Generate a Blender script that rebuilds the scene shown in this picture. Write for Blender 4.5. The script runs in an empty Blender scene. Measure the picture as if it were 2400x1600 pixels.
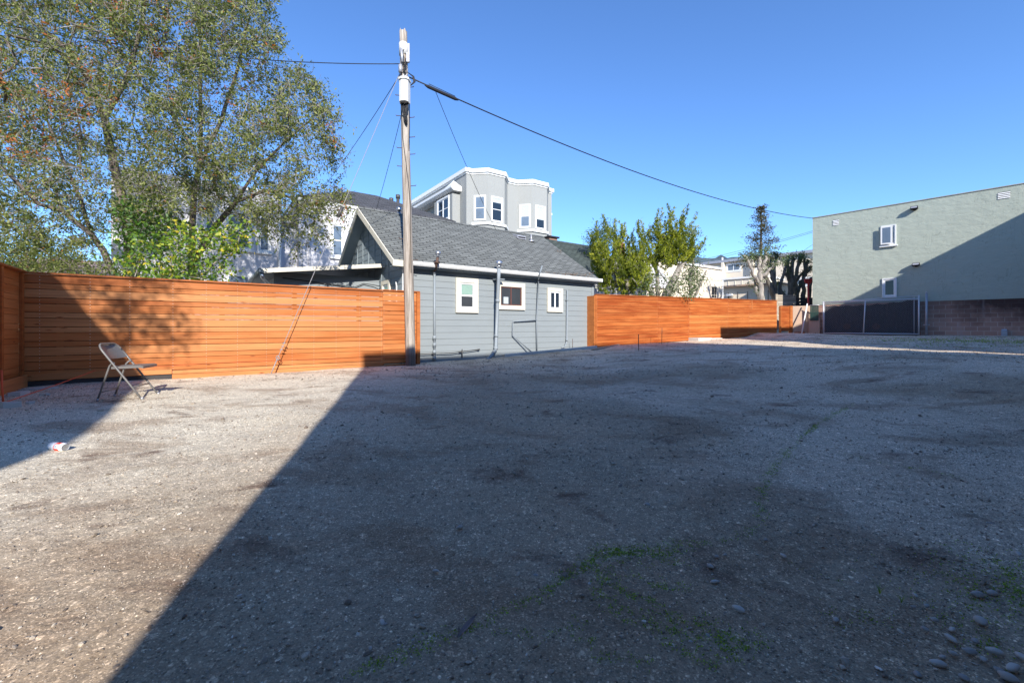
import bpy, math, random
import numpy as np
from math import sin, cos, pi, radians, atan2, sqrt
random.seed(7); rng = np.random.default_rng(11)
S = bpy.context.scene
COL = S.collection

# ------------------------------------------------------------------ camera, sky, sun, exposure
cam_d = bpy.data.cameras.new('camera'); cam = bpy.data.objects.new('camera', cam_d); COL.objects.link(cam)
cam_d.sensor_width = 36; cam_d.lens = 15.0; cam_d.shift_y = -34/2400
cam_d.clip_start = 0.05; cam_d.clip_end = 6000
cam.location = (0, 0, 1.0); cam.rotation_euler = (pi/2, 0, 0)
S.camera = cam
LX, LY, LZ = -.27, 1.0, -.566                       # direction the sunlight travels
EL = math.atan(.566/sqrt(1+.27**2)); AZ = atan2(.27, -1.0)
w = bpy.data.worlds.new("World"); S.world = w; w.use_nodes = True
nt = w.node_tree; nt.nodes.clear()
sky = nt.nodes.new('ShaderNodeTexSky'); sky.sky_type = 'NISHITA'; sky.sun_disc = False
sky.sun_elevation = EL; sky.sun_rotation = AZ; sky.altitude = 0; sky.air_density = 1.0; sky.dust_density = 0.0; sky.ozone_density = 3.0
bg = nt.nodes.new('ShaderNodeBackground'); bg.inputs[1].default_value = 0.15
wo = nt.nodes.new('ShaderNodeOutputWorld')
mxs = nt.nodes.new('ShaderNodeMix'); mxs.data_type='RGBA'; mxs.blend_type='MULTIPLY'; mxs.inputs[0].default_value=1; mxs.inputs[7].default_value=(.52,.71,.96,1)   # clearer, deeper blue air
nt.links.new(sky.outputs[0], mxs.inputs[6]); nt.links.new(mxs.outputs[2], bg.inputs[0]); nt.links.new(bg.outputs[0], wo.inputs[0])
sd = bpy.data.lights.new('sun', 'SUN'); sd.energy = 4.25; sd.angle = radians(.53); sd.color = (1, .955, .89)
so = bpy.data.objects.new('sun', sd); COL.objects.link(so)
from mathutils import Vector
so.rotation_euler = Vector((LX, LY, LZ)).to_track_quat('-Z', 'Y').to_euler(); so.location = (5, -20, 20)
S.view_settings.view_transform = 'Standard'; S.view_settings.look = 'None'
S.view_settings.exposure = 0.90; S.view_settings.gamma = 1
S.cycles.max_bounces = 6; S.cycles.transparent_max_bounces = 8

# ------------------------------------------------------------------ object helpers
def pt(px, py, Y):
    return ((px-1200)/1000*Y, Y, 1-(py-766)/1000*Y)
def tag(o, label=None, cat=None, group=None, kind=None):
    if label: o['label'] = label
    if cat: o['category'] = cat
    if group: o['group'] = group
    if kind: o['kind'] = kind
    return o
def empty(name, loc=(0,0,0), rz=0, label=None, cat=None, group=None):
    o = bpy.data.objects.new(name, None); COL.objects.link(o); o.location = loc; o.rotation_euler = (0,0,rz)
    o.empty_display_size = .2
    return tag(o, label, cat, group)
class MB:
    def __init__(s): s.v=[]; s.f=[]; s.m=[]; s.t=[]; s.sm=[]
    def add(s, vs, fs, m=0, t=.5, smooth=False):
        b=len(s.v); s.v+= [tuple(map(float,p)) for p in vs]
        for f in fs: s.f.append(tuple(b+i for i in f)); s.m.append(m); s.t.append(t); s.sm.append(smooth)
        return s
    def box(s, x0,x1,y0,y1,z0,z1,m=0,t=.5,bev=0,rise=0,top=None):
        r0=rise*x0; r1=rise*x1
        tx0=x0;tx1=x1;ty0=y0;ty1=y1
        if bev and min(x1-x0,y1-y0,z1-z0)>2.2*bev:
            b=bev
            V=[];
            for z,i in ((z0,b),(z0+b,0),(z1-b,0),(z1,b)):
                V+=[(x0+i,y0+i,z+r0),(x1-i,y0+i,z+r1),(x1-i,y1-i,z+r1),(x0+i,y1-i,z+r0)]
            F=[(3,2,1,0),(12,13,14,15)]
            for k in range(3):
                for j in range(4):
                    a=k*4+j; c=k*4+(j+1)%4; F.append((a,c,c+4,a+4))
            return s.add(V,F,m,t)
        V=[(x0,y0,z0+r0),(x1,y0,z0+r1),(x1,y1,z0+r1),(x0,y1,z0+r0),(x0,y0,z1+r0),(x1,y0,z1+r1),(x1,y1,z1+r1),(x0,y1,z1+r0)]
        return s.add(V,[(3,2,1,0),(4,5,6,7),(0,1,5,4),(1,2,6,5),(2,3,7,6),(3,0,4,7)],m,t)
    def tube(s, P, R, n=8, m=0, t=.5, cap=True):
        P=[Vector(p) for p in P]
        if not hasattr(R,'__len__'): R=[R]*len(P)
        up=Vector((.013,.021,1)); vs=[]; 
        prev=None
        for i,p in enumerate(P):
            d=(P[min(i+1,len(P)-1)]-P[max(i-1,0)])
            if d.length<1e-9: d=Vector((0,0,1))
            d.normalize()
            if prev is None:
                a=d.cross(up)
                if a.length<.05: a=d.cross(Vector((1,0,0)))
            else:
                a=prev-d*prev.dot(d)
                if a.length<1e-6: a=d.cross(up)
            a.normalize(); prev=a; b=d.cross(a)
            for k in range(n):
                an=2*pi*k/n; vs.append(p+(a*cos(an)+b*sin(an))*R[i])
        fs=[]
        for i in range(len(P)-1):
            for k in range(n):
                q=(k+1)%n; fs.append((i*n+k,i*n+q,(i+1)*n+q,(i+1)*n+k))
        s.add(vs,fs,m,t,True)
        if cap:
            b=len(s.v)-len(vs)
            s.f.append(tuple(b+k for k in range(n))[::-1]); s.f.append(tuple(b+(len(P)-1)*n+k for k in range(n)))
            s.m+=[m,m]; s.t+=[t,t]; s.sm+=[False,False]
        return s
    def prism(s, prof, a0, a1, axis='x', m=0, t=.5):     # profile is a closed list of 2-D points, extruded along an axis
        n=len(prof)
        def mk(a,p):
            return {'x':(a,p[0],p[1]),'y':(p[0],a,p[1]),'z':(p[0],p[1],a)}[axis]
        V=[mk(a0,p) for p in prof]+[mk(a1,p) for p in prof]
        F=[tuple(range(n)),tuple(range(2*n-1,n-1,-1))]+[(i,i+n,(i+1)%n+n,(i+1)%n) for i in range(n)]
        return s.add(V,F,m,t)
    def build(s, name, mats, parent=None, loc=None, rz=None, fix=True):
        me=bpy.data.meshes.new(name); me.from_pydata(s.v,[],s.f)
        if not isinstance(mats,(list,tuple)): mats=[mats]
        for x in mats: me.materials.append(x)
        me.polygons.foreach_set('material_index', s.m)
        me.polygons.foreach_set('use_smooth', s.sm)
        a=me.attributes.new('tint','FLOAT','FACE'); a.data.foreach_set('value', s.t)
        me.update()
        if fix:
            import bmesh
            bm=bmesh.new(); bm.from_mesh(me); bmesh.ops.recalc_face_normals(bm, faces=bm.faces); bm.to_mesh(me); bm.free()
        o=bpy.data.objects.new(name,me); COL.objects.link(o)
        if parent: o.parent=parent
        if loc: o.location=loc
        if rz is not None: o.rotation_euler=(0,0,rz)
        return o
def arr(name, V, F, mat, parent=None, tint=None, smooth=False):
    V=np.asarray(V,dtype=np.float32); F=np.asarray(F,dtype=np.int32); n,k=F.shape
    me=bpy.data.meshes.new(name); me.vertices.add(len(V)); me.vertices.foreach_set('co',V.ravel())
    me.loops.add(n*k); me.loops.foreach_set('vertex_index',F.ravel())
    me.polygons.add(n); me.polygons.foreach_set('loop_start',np.arange(n,dtype=np.int32)*k)
    me.update(calc_edges=True)
    me.polygons.foreach_set('use_smooth',np.full(n,smooth))
    if tint is not None:
        a=me.attributes.new('tint','FLOAT','FACE'); a.data.foreach_set('value',np.asarray(tint,dtype=np.float32))
    me.materials.append(mat); me.validate()
    o=bpy.data.objects.new(name,me); COL.objects.link(o)
    if parent: o.parent=parent
    return o

# ------------------------------------------------------------------ material helpers
class NT:
    def __init__(s,name):
        s.mat=bpy.data.materials.new(name); s.mat.use_nodes=True; s.nt=s.mat.node_tree; s.nt.nodes.clear()
        s.out=s.n('OutputMaterial'); s.b=s.n('BsdfPrincipled'); s.l(s.b.outputs[0],s.out.inputs[0])
        s.tc=s.n('TexCoord')
    def n(s,t): return s.nt.nodes.new('ShaderNode'+t)
    def l(s,a,b): s.nt.links.new(a,b)
    def set(s,sock,v):
        if hasattr(v,'is_linked') or hasattr(v,'links'): s.l(v,sock)
        else: sock.default_value=v
    def map(s,scale=(1,1,1),rot=(0,0,0),loc=(0,0,0),src=None):
        m=s.n('Mapping'); s.l(src or s.tc.outputs['Object'],m.inputs[0])
        m.inputs['Scale'].default_value=scale; m.inputs['Rotation'].default_value=rot; m.inputs['Location'].default_value=loc
        return m.outputs[0]
    def noise(s,scale,detail=4,rough=.55,vec=None,dist=0):
        x=s.n('TexNoise'); x.inputs['Scale'].default_value=scale; x.inputs['Detail'].default_value=detail
        x.inputs['Roughness'].default_value=rough; x.inputs['Distortion'].default_value=dist
        s.l(vec or s.tc.outputs['Object'],x.inputs['Vector']); return x.outputs['Fac']
    def vor(s,scale,feat='F1',out='Distance',vec=None,rand=1):
        x=s.n('TexVoronoi'); x.feature=feat; x.inputs['Scale'].default_value=scale; x.inputs['Randomness'].default_value=rand
        s.l(vec or s.tc.outputs['Object'],x.inputs['Vector']); return x.outputs[out]
    def ramp(s,fac,stops):
        r=s.n('ValToRGB'); s.l(fac,r.inputs[0]); e=r.color_ramp.elements
        while len(e)<len(stops): e.new(.5)
        for i,(p,c) in enumerate(stops):
            e[i].position=p; e[i].color=(c,c,c,1) if not hasattr(c,'__len__') else (*c,1)
        return r.outputs[0]
    def mix(s,f,a,b,mode='MIX'):
        x=s.n('Mix'); x.data_type='RGBA'; x.blend_type=mode; x.clamp_factor=True
        s.set(x.inputs[0],f)
        for sk,v in ((x.inputs[6],a),(x.inputs[7],b)):
            if isinstance(v,(tuple,list)): sk.default_value=(*v[:3],1)
            else: s.l(v,sk)
        return x.outputs[2]
    def math(s,op,a,b=0.0,clamp=False):
        x=s.n('Math'); x.operation=op; x.use_clamp=clamp; s.set(x.inputs[0],a); s.set(x.inputs[1],b); return x.outputs[0]
    def attr(s,name='tint'):
        x=s.n('Attribute'); x.attribute_name=name; return x.outputs['Fac']
    def bump(s,h,strength=.3,dist=.01,prev=None):
        x=s.n('Bump'); x.inputs['Strength'].default_value=strength; x.inputs['Distance'].default_value=dist
        s.l(h,x.inputs['Height'])
        if prev is not None: s.l(prev,x.inputs['Normal'])
        return x.outputs[0]
    def fin(s,col,rough=.8,normal=None,spec=.3,metal=0):
        if isinstance(col,(tuple,list)): s.b.inputs['Base Color'].default_value=(*col[:3],1)
        else: s.l(col,s.b.inputs['Base Color'])
        s.set(s.b.inputs['Roughness'],rough); s.b.inputs['Specular IOR Level'].default_value=spec; s.b.inputs['Metallic'].default_value=metal
        if normal is not None: s.l(normal,s.b.inputs['Normal'])
        return s.mat
def mul(c,k): return tuple(min(1,x*k) for x in c)
def plain(name,c,rough=.6,var=.12,scale=6,bump=.0,metal=0,spec=.3,bs=60):
    t=NT(name); f=t.noise(scale,5); col=t.mix(f,mul(c,1-var),mul(c,1+var))
    g=t.ramp(t.noise(scale*9,3),[(.3,.9),(.7,1.05)]); col=t.mix(1,col,g,'MULTIPLY')
    nrm=t.bump(t.noise(bs,4),bump,.01) if bump else None
    return t.fin(col,rough,nrm,spec,metal)

def m_fence(name, tones, gscale=1.0):
    t=NT(name); ti=t.attr()
    comb=t.n('CombineXYZ'); sep=t.n('SeparateXYZ'); t.l(t.tc.outputs['Object'],sep.inputs[0])
    t.l(t.math('ADD',sep.outputs[0],t.math('MULTIPLY',ti,37.0)),comb.inputs[0]); t.l(sep.outputs[1],comb.inputs[1]); t.l(t.math('ADD',sep.outputs[2],t.math('MULTIPLY',ti,11.0)),comb.inputs[2])
    v=comb.outputs[0]
    base=t.ramp(ti,[(0,tones[0]),(.35,tones[1]),(.7,tones[2]),(1,tones[3])])
    gr=t.noise(1,6,.6,t.map((1.1,9,34),src=v),.6)
    gr2=t.noise(1,4,.6,t.map((2.5,20,130),src=v),.3)
    big=t.noise(1,3,.5,t.map((.7,3,6),src=v))
    col=t.mix(t.ramp(gr,[(.35,0),(.65,1)]),mul(tones[0],.0),base); col=t.mix(.72,col,base)
    col=t.mix(t.ramp(gr2,[(.3,.25),(.6,0)]),col,mul(tones[1],.45))
    col=t.mix(t.ramp(big,[(.4,0),(.75,.55)]),col,mul(tones[3],1.12))
    kn=t.vor(1,vec=t.map((2.3,3,8.5),src=v))
    col=t.mix(t.ramp(kn,[(.04,.9),(.09,.4),(.15,0)]),col,(.16,.035,.01))
    n=t.bump(gr2,.25,.004); n=t.bump(gr,.2,.004,n)
    return t.fin(col,.62,n,.25)
M={}
M['fence_pale']=m_fence('stained cedar, sun bleached',[(.40,.108,.024),(.46,.14,.034),(.52,.17,.046),(.56,.235,.085)])
M['fence_red']=m_fence('stained cedar, redder',[(.28,.055,.011),(.38,.082,.016),(.48,.125,.026),(.56,.20,.055)])
M['fence_post']=m_fence('stained cedar post',[(.34,.09,.02),(.39,.11,.026),(.44,.135,.034),(.49,.165,.045)])
M['old_board']=m_fence('weathered bare board',[(.30,.24,.18),(.36,.30,.23),(.42,.35,.27),(.46,.40,.32)])
M['dark_board']=plain('dark treated board',(.05,.045,.045),.8,.3,5,.3)
M['gap']=plain('painted gap shade',(.02,.012,.008),.9,.2,5)
M['screw']=plain('screw head',(.62,.56,.5),.35,.05,5,0,.6)
M['cream_trim']=plain('cream painted trim',(.62,.58,.48),.6,.06,3,.05)
M['cabinet']=plain('off white enamel',(.60,.59,.56),.5,.12,7,.05)
M['white_paint']=plain('white paint',(.74,.74,.72),.5,.05,3,.04)
M['grey_pipe']=plain('grey painted pipe',(.24,.27,.29),.45,.12,9,.05)
M['bare_pipe']=plain('dark iron pipe',(.09,.085,.08),.5,.3,12,.1,.3)
M['galv']=plain('galvanised sheet metal',(.55,.57,.60),.3,.15,9,.03,.85)
M['galv_matt']=plain('weathered galvanised tube',(.42,.42,.44),.5,.2,14,.05,.45)
M['black_cable']=plain('black cable',(.015,.015,.018),.5,.1,4)
M['steel_wire']=plain('steel guy wire',(.29,.28,.28),.6,.1,4,0,.2)
M['orange_cord']=plain('orange cord',(.75,.12,.05),.6,.1,4)
M['brown_frame']=plain('brown aluminium frame',(.13,.055,.045),.45,.1,4)
M['rust']=plain('rusty steel',(.10,.06,.045),.8,.35,20,.2)
M['black_fabric']=plain('black woven screen',(.022,.022,.027),.85,.3,3,.2)
M['red_paint']=plain('red paint',(.35,.03,.03),.5,.1,5)
M['blind']=plain('white window blind',(.42,.46,.48),.8,.04,3)
M['curtain']=plain('pale green blind',(.24,.36,.30),.8,.06,3)
def m_glass(name,c,rough=.06):
    t=NT(name); col=t.mix(t.noise(1.4,2),mul(c,.7),mul(c,1.3)); n=t.bump(t.noise(2.2,2),.03,.02)
    return t.fin(col,rough,n,.5)
M['glass']=m_glass('dark window glass',(.018,.028,.042))
M['glass_blue']=m_glass('pale blue grey window glass',(.13,.17,.22))  # opaque panes tinted a pale blue grey
M['glass_frost']=m_glass('frosted window glass',(.04,.045,.05),.3)
def m_siding(name,c):
    t=NT(name); v=t.map((1,1,1)); big=t.noise(.8,4); st=t.noise(1,5,.6,t.map((1.5,3,14)))
    col=t.mix(big,mul(c,.92),mul(c,1.07)); col=t.mix(t.ramp(st,[(.35,.2),(.6,0)]),col,mul(c,.75))
    col=t.mix(t.ramp(t.noise(30,4),[(.62,0),(.75,.12)]),col,mul(c,1.6))
    sep=t.n('SeparateXYZ'); t.l(t.tc.outputs['Object'],sep.inputs[0])
    return t.fin(col,.55,t.bump(t.noise(1,5,.6,t.map((12,30,90))),.18,.004),.3)
M['siding']=m_siding('blue grey painted siding',(.235,.26,.268))
M['siding_dark']=m_siding('blue grey painted siding, gable',(.225,.265,.285))
def m_stucco(name,c,var=.1,bscale=3.0,b=.5,stain=.12,cracks=False):
    t=NT(name); col=t.mix(t.noise(.55,5),mul(c,1-var),mul(c,1+var))
    col=t.mix(t.ramp(t.noise(1,5,.6,t.map((2.2,2.2,.35))),[(.5,0),(.75,stain)]),col,mul(c,.55))
    h=t.noise(bscale,6,.6,t.map((1,1,1.6))); h2=t.noise(40,5,.7)
    n=t.bump(h2,.25,.01); n=t.bump(h,b,.06,n)
    if cracks:
        hc=t.noise(1,4,.6,t.map((2.6,2.6,.75)),1.0); cr=t.ramp(hc,[(.488,0),(.5,1),(.512,0)])
        ms=t.ramp(t.noise(1.1,2),[(.42,0),(.55,1)]); cf=t.math('MULTIPLY',cr,ms)
        col=t.mix(t.math('MULTIPLY',cf,.45),col,mul(c,.5)); n=t.bump(cf,-.4,.015,n)
    return t.fin(col,.85,n,.15)
M['green_stucco']=m_stucco('pale sage green stucco',(.385,.42,.35),.07,2.2,.55,.15,True)
M['white_stucco']=m_stucco('white stucco',(.62,.61,.63),.04,2,.15,.05)
M['grey_stucco']=m_stucco('light grey stucco',(.30,.305,.29),.04,2,.12,.08)
M['beige_board']=m_stucco('beige painted board',(.74,.64,.50),.05,2,.1,.08)
M['pale_board']=m_stucco('cream painted board',(.72,.65,.53),.04,2,.1,.08)
M['tan_wall']=m_stucco('plain tan render',(.46,.33,.24),.1,3,.2,.2)
M['concrete']=m_stucco('pale concrete',(.5,.48,.44),.15,5,.3,.2)
M['dark_line']=plain('dark joint',(.16,.13,.1),.8,.2,4)
def m_shingle(name,c,row=.14,wid=.32,sx=1.0,k=1.19,contrast=.5):
    t=NT(name)
    b=t.n('TexBrick'); b.offset=.5; b.inputs['Scale'].default_value=1
    b.inputs['Brick Width'].default_value=wid; b.inputs['Row Height'].default_value=row; b.inputs['Mortar Size'].default_value=.016
    b.inputs['Mortar Smooth'].default_value=.2; b.inputs['Bias'].default_value=-.1
    b.inputs['Color1'].default_value=(*mul(c,.80),1); b.inputs['Color2'].default_value=(*mul(c,1.3),1); b.inputs['Mortar'].default_value=(*mul(c,.28),1)
    wob=t.mix(.012,t.map((1,k,1)),t.noise(3,2),'ADD')
    t.l(wob,b.inputs['Vector'])
    col=t.mix(t.noise(.7,4),b.outputs['Color'],mul(c,.8),'MIX'); col=t.mix(.35,col,b.outputs['Color'])
    col=t.mix(contrast,col,b.outputs['Color'])
    g=t.ramp(t.noise(90,3),[(.3,.75),(.7,1.25)]); col=t.mix(1,col,g,'MULTIPLY')
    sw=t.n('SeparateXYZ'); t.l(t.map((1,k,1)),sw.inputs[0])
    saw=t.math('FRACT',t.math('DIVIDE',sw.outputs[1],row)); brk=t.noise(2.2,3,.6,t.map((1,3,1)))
    ln=t.math('MULTIPLY',t.ramp(saw,[(0,1),(.10,1),(.2,0)]),t.ramp(brk,[(.38,.15),(.55,.75)])); col=t.mix(ln,col,mul(c,.35))  # dark dashes along each course paint in the shadows under the tabs
    n=t.bump(t.math('SUBTRACT',t.math('SUBTRACT',1,saw),t.math('MULTIPLY',b.outputs['Fac'],.6)),.7,.012)
    return t.fin(col,.9,n,.15)
M['shingle']=m_shingle('grey green asphalt shingles',(.165,.172,.162))
M['shingle_dark']=m_shingle('dark grey shingles',(.085,.085,.09),.2,.4)
M['shingle_green']=m_shingle('green roof shingles',(.07,.085,.075),.16,.35)
M['shingle_brown']=m_shingle('pinkish brown roof shingles',(.33,.25,.22),.2,.4)
def m_cmu():
    t=NT('reddish brown concrete block')
    sep=t.n('SeparateXYZ'); t.l(t.tc.outputs['Object'],sep.inputs[0]); cb=t.n('CombineXYZ')
    t.l(sep.outputs[0],cb.inputs[0]); t.l(sep.outputs[2],cb.inputs[1])
    b=t.n('TexBrick'); b.inputs['Scale'].default_value=1; b.inputs['Brick Width'].default_value=.4064; b.inputs['Row Height'].default_value=.2032
    b.inputs['Mortar Size'].default_value=.011; b.inputs['Mortar Smooth'].default_value=.15; b.inputs['Bias'].default_value=0
    b.inputs['Color1'].default_value=(.36,.21,.16,1); b.inputs['Color2'].default_value=(.50,.31,.235,1); b.inputs['Mortar'].default_value=(.55,.43,.35,1)
    t.l(cb.outputs[0],b.inputs['Vector'])
    # blotchy darkening, stronger towards the top course and the right end of the wall
    st=t.noise(1,5,.65,t.map((1.0,1,.6),loc=(4,0,0)))
    zf=t.math('MULTIPLY',t.math('SUBTRACT',sep.outputs[2],.6),.62,True); xf=t.math('MULTIPLY',t.math('SUBTRACT',sep.outputs[0],3.6),.35,True)
    f=t.math('MULTIPLY',t.ramp(t.math('ADD',t.math('MULTIPLY',zf,.55),t.math('MULTIPLY',st,.75)),[(.52,0),(.86,1)]),xf)
    col=t.mix(t.math('MULTIPLY',f,.88),b.outputs['Color'],(.035,.022,.022))
    st2=t.noise(1,4,.6,t.map((1.8,1,.3),loc=(9,0,2))); col=t.mix(t.ramp(st2,[(.6,0),(.72,.4)]),col,(.42,.36,.34))
    n=t.bump(t.math('SUBTRACT',t.noise(50,4),t.math('MULTIPLY',b.outputs['Fac'],1.2)),.5,.01)
    return t.fin(col,.9,n,.1)
M['cmu']=m_cmu()
def m_pole():
    t=NT('weathered grey brown pole wood'); gr=t.noise(1,7,.65,t.map((26,26,.9)),.5); gr2=t.noise(1,5,.6,t.map((60,60,2)))
    col=t.ramp(gr,[(.3,(.12,.095,.075)),(.45,(.30,.255,.21)),(.58,(.44,.39,.335)),(.8,(.60,.56,.50))])
    col=t.mix(t.ramp(gr2,[(.3,.5),(.5,0)]),col,(.09,.06,.045))
    sep=t.n('SeparateXYZ'); t.l(t.tc.outputs['Object'],sep.inputs[0])
    z=t.math('ADD',sep.outputs[2],t.math('MULTIPLY',t.noise(3,3),.35))
    col=t.mix(t.ramp(z,[(.42,.75),(.62,0)]),col,(.07,.045,.035))
    return t.fin(col,.85,t.bump(gr,.6,.02),.15)
M['pole']=m_pole()
def m_bark(name,c,c2):
    t=NT(name); f=t.noise(1,5,.6,t.map((9,9,2.5))); return t.fin(t.ramp(f,[(.35,c),(.65,c2)]),.9,t.bump(t.noise(1,5,.6,t.map((30,30,7))),.5,.02),.1)
M['bark']=m_bark('grey brown bark',(.075,.06,.048),(.20,.165,.14))
M['bark_pale']=m_bark('pale bark',(.17,.15,.13),(.40,.36,.31))
M['bark_dark']=m_bark('dark bark',(.075,.065,.055),(.2,.18,.15))
def m_leaf(name,stops,tr=.35,spec=.35):
    t=NT(name); ti=t.attr(); col=t.ramp(ti,stops)
    t.fin(col,.5,None,spec)
    tb=t.n('BsdfTranslucent'); t.l(t.mix(.5,col,(.2,.3,.03)),tb.inputs[0]); mx=t.n('MixShader'); mx.inputs[0].default_value=tr
    t.l(t.b.outputs[0],mx.inputs[1]); t.l(tb.outputs[0],mx.inputs[2]); t.l(mx.outputs[0],t.out.inputs[0]); return t.mat
M['leaf_olive']=m_leaf('small olive green leaves',[(0,(.03,.045,.015)),(.3,(.09,.115,.025)),(.6,(.20,.22,.05)),(.86,(.34,.34,.11)),(.89,(.50,.15,.03)),(1,(.36,.09,.02))])
M['leaf_citrus']=m_leaf('glossy citrus leaves',[(0,(.015,.045,.008)),(.35,(.06,.15,.015)),(.65,(.20,.32,.02)),(.88,(.42,.46,.03)),(1,(.72,.55,.04))],.4,.6)
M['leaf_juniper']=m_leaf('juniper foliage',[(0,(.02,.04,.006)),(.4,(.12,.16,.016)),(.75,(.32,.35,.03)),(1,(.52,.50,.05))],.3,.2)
M['leaf_soft']=m_leaf('grey green leaves',[(0,(.05,.075,.035)),(.5,(.13,.18,.07)),(1,(.27,.30,.13))])
M['leaf_brown']=m_leaf('thin brown green needles',[(0,(.03,.022,.014)),(.5,(.075,.055,.03)),(1,(.11,.10,.035))],.2,.2)
M['moss']=m_leaf('bright green moss',[(0,(.09,.14,.018)),(.5,(.24,.36,.03)),(1,(.5,.66,.06))],.2,.1)
M['litter']=m_leaf('dry leaf and twig litter',[(0,(.06,.033,.022)),(.4,(.15,.085,.05)),(.8,(.30,.21,.14)),(1,(.4,.32,.24))],.05,.1)
def m_stone(name,stops):
    t=NT(name); col=t.ramp(t.attr(),stops); col=t.mix(1,col,t.ramp(t.noise(80,4),[(.3,.8),(.7,1.15)]),'MULTIPLY')
    return t.fin(col,.7,t.bump(t.noise(150,4),.2,.003),.25)
M['gravel']=m_stone('mixed gravel',[(0,(.13,.10,.08)),(.4,(.28,.23,.18)),(.75,(.45,.38,.30)),(.9,(.60,.54,.46)),(1,(.78,.74,.68))])
M['pebble']=m_stone('grey river stone',[(0,(.26,.235,.215)),(.5,(.36,.33,.30)),(1,(.50,.46,.41))])
def m_ground():
    t=NT('packed gravel and old asphalt'); P=t.tc.outputs['Object']
    big=t.noise(.33,5,.6); mid=t.noise(1.7,6,.62); fine=t.noise(14,6,.72); vfine=t.noise(120,4,.75); pebbly=t.noise(.9,4,.6,t.map((1,1,1),loc=(7,3,0)))
    sep=t.n('SeparateXYZ'); t.l(P,sep.inputs[0])
    # bare old asphalt near the middle of the lot; beyond it the ground is loose pale gravel and dust
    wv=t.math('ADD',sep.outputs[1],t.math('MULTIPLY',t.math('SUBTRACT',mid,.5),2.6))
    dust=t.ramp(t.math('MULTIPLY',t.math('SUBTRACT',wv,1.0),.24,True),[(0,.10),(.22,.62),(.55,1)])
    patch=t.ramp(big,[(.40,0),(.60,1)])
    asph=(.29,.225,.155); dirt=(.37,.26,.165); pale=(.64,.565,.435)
    left=t.ramp(t.math('MULTIPLY',t.math('ADD',sep.outputs[0],6.5),.17,True),[(0,1),(.6,.95),(.85,.45),(1,.2)])  # pale over the sunlit strip, darker in shade: light painted into the colour
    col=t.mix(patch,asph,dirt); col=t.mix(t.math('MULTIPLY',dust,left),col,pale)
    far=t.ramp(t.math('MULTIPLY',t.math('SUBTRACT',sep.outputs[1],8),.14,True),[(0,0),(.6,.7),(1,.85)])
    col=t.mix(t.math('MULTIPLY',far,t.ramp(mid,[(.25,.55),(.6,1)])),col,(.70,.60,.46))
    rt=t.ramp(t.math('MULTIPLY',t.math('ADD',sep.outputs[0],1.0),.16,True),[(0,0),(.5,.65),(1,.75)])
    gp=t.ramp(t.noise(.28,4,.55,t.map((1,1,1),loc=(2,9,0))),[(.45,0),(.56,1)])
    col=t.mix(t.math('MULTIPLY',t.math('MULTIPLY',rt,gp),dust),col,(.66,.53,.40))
    br=t.ramp(t.noise(.8,5,.65,t.map((1,1.5,1),loc=(13.1,1.7,0)),.6),[(.50,0),(.62,1)])
    col=t.mix(t.math('MULTIPLY',br,.5),col,(.22,.135,.08))
    st=t.ramp(t.noise(1.6,4,.6,t.map((1,1.2,1),loc=(3.1,5.7,0)),.5),[(.60,0),(.70,1)])
    col=t.mix(t.math('MULTIPLY',st,.75),col,(.12,.07,.05))
    s1=t.n('SeparateColor'); t.l(t.vor(240,out='Color'),s1.inputs[0]); s2=t.n('SeparateColor'); t.l(t.vor(120,out='Color'),s2.inputs[0]); s3=t.n('SeparateColor'); t.l(t.vor(48,out='Color'),s3.inputs[0])
    k=t.ramp(s1.outputs[0],[(0,.66),(.55,.95),(.9,1.08),(.955,1.7),(1,2.5)]); col=t.mix(t.ramp(pebbly,[(.35,.55),(.6,.95)]),col,k,'MULTIPLY')
    k2=t.ramp(s2.outputs[1],[(0,.5),(.08,.96),(.93,1.0),(.96,1.6),(1,2.4)]); col=t.mix(.8,col,k2,'MULTIPLY')
    k3=t.ramp(s3.outputs[2],[(0,.9),(.5,1.0),(.975,1.02),(.985,1.5),(1,1.9)]); col=t.mix(.8,col,k3,'MULTIPLY')
    col=t.mix(1,col,t.ramp(vfine,[(.25,.72),(.5,1),(.75,1.25)]),'MULTIPLY')
    col=t.mix(1,col,t.ramp(fine,[(.3,.78),(.7,1.2)]),'MULTIPLY')
    n=t.bump(t.vor(240),-.4,.002); n=t.bump(t.vor(120),-.3,.003,n); n=t.bump(fine,.4,.02,n); n=t.bump(mid,.4,.10,n)
    return t.fin(col,.9,n,.15)
M['ground']=m_ground()
# ------------------------------------------------------------------ ground height from surveyed points
GP=np.array([(-8,7,0),(-5.3,9,0),(-2.75,11,.01),(-2.3,11.3,.04),(-.2,12.8,.07),(1.2,13.8,.17),(2.95,15.0,.33),(6.7,16.9,.36),(9.97,18.9,.46),(14.7,23.5,.70),
 (17,24.1,.56),(19,20.6,.58),(22,18.3,.61),(8.2,11.7,.36),(11.6,12.8,.36),(12.3,10.3,.34),(9.2,7.7,.36),(5,9,.18),(3,6,.03),(0,9,.02),(0,0,0),(-5,3,0),(2,2,0),
 (-9,0,0),(4,3,.05),(-3,6,0),(0,4,0),(-4,-4,0),(4,-4,.05),(7,4,.22),(15,16,.5),(18,13,.5),(-8,12,.0),(-2,18,.2),(8,26,.5),(30,30,.6),(-20,20,0)],float)
def gh(x,y):
    x=np.asarray(x,float); y=np.asarray(y,float); sh=x.shape; x=x.ravel()[:,None]; y=y.ravel()[:,None]
    d2=(x-GP[:,0])**2+(y-GP[:,1])**2; wt=np.exp(-d2/(2*1.5**2))+1e-4*np.exp(-d2/(2*6**2))+1e-7/(1+d2)
    z=(wt*GP[:,2]).sum(1)/wt.sum(1)
    return z.reshape(sh) if sh else float(z[0])
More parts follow.
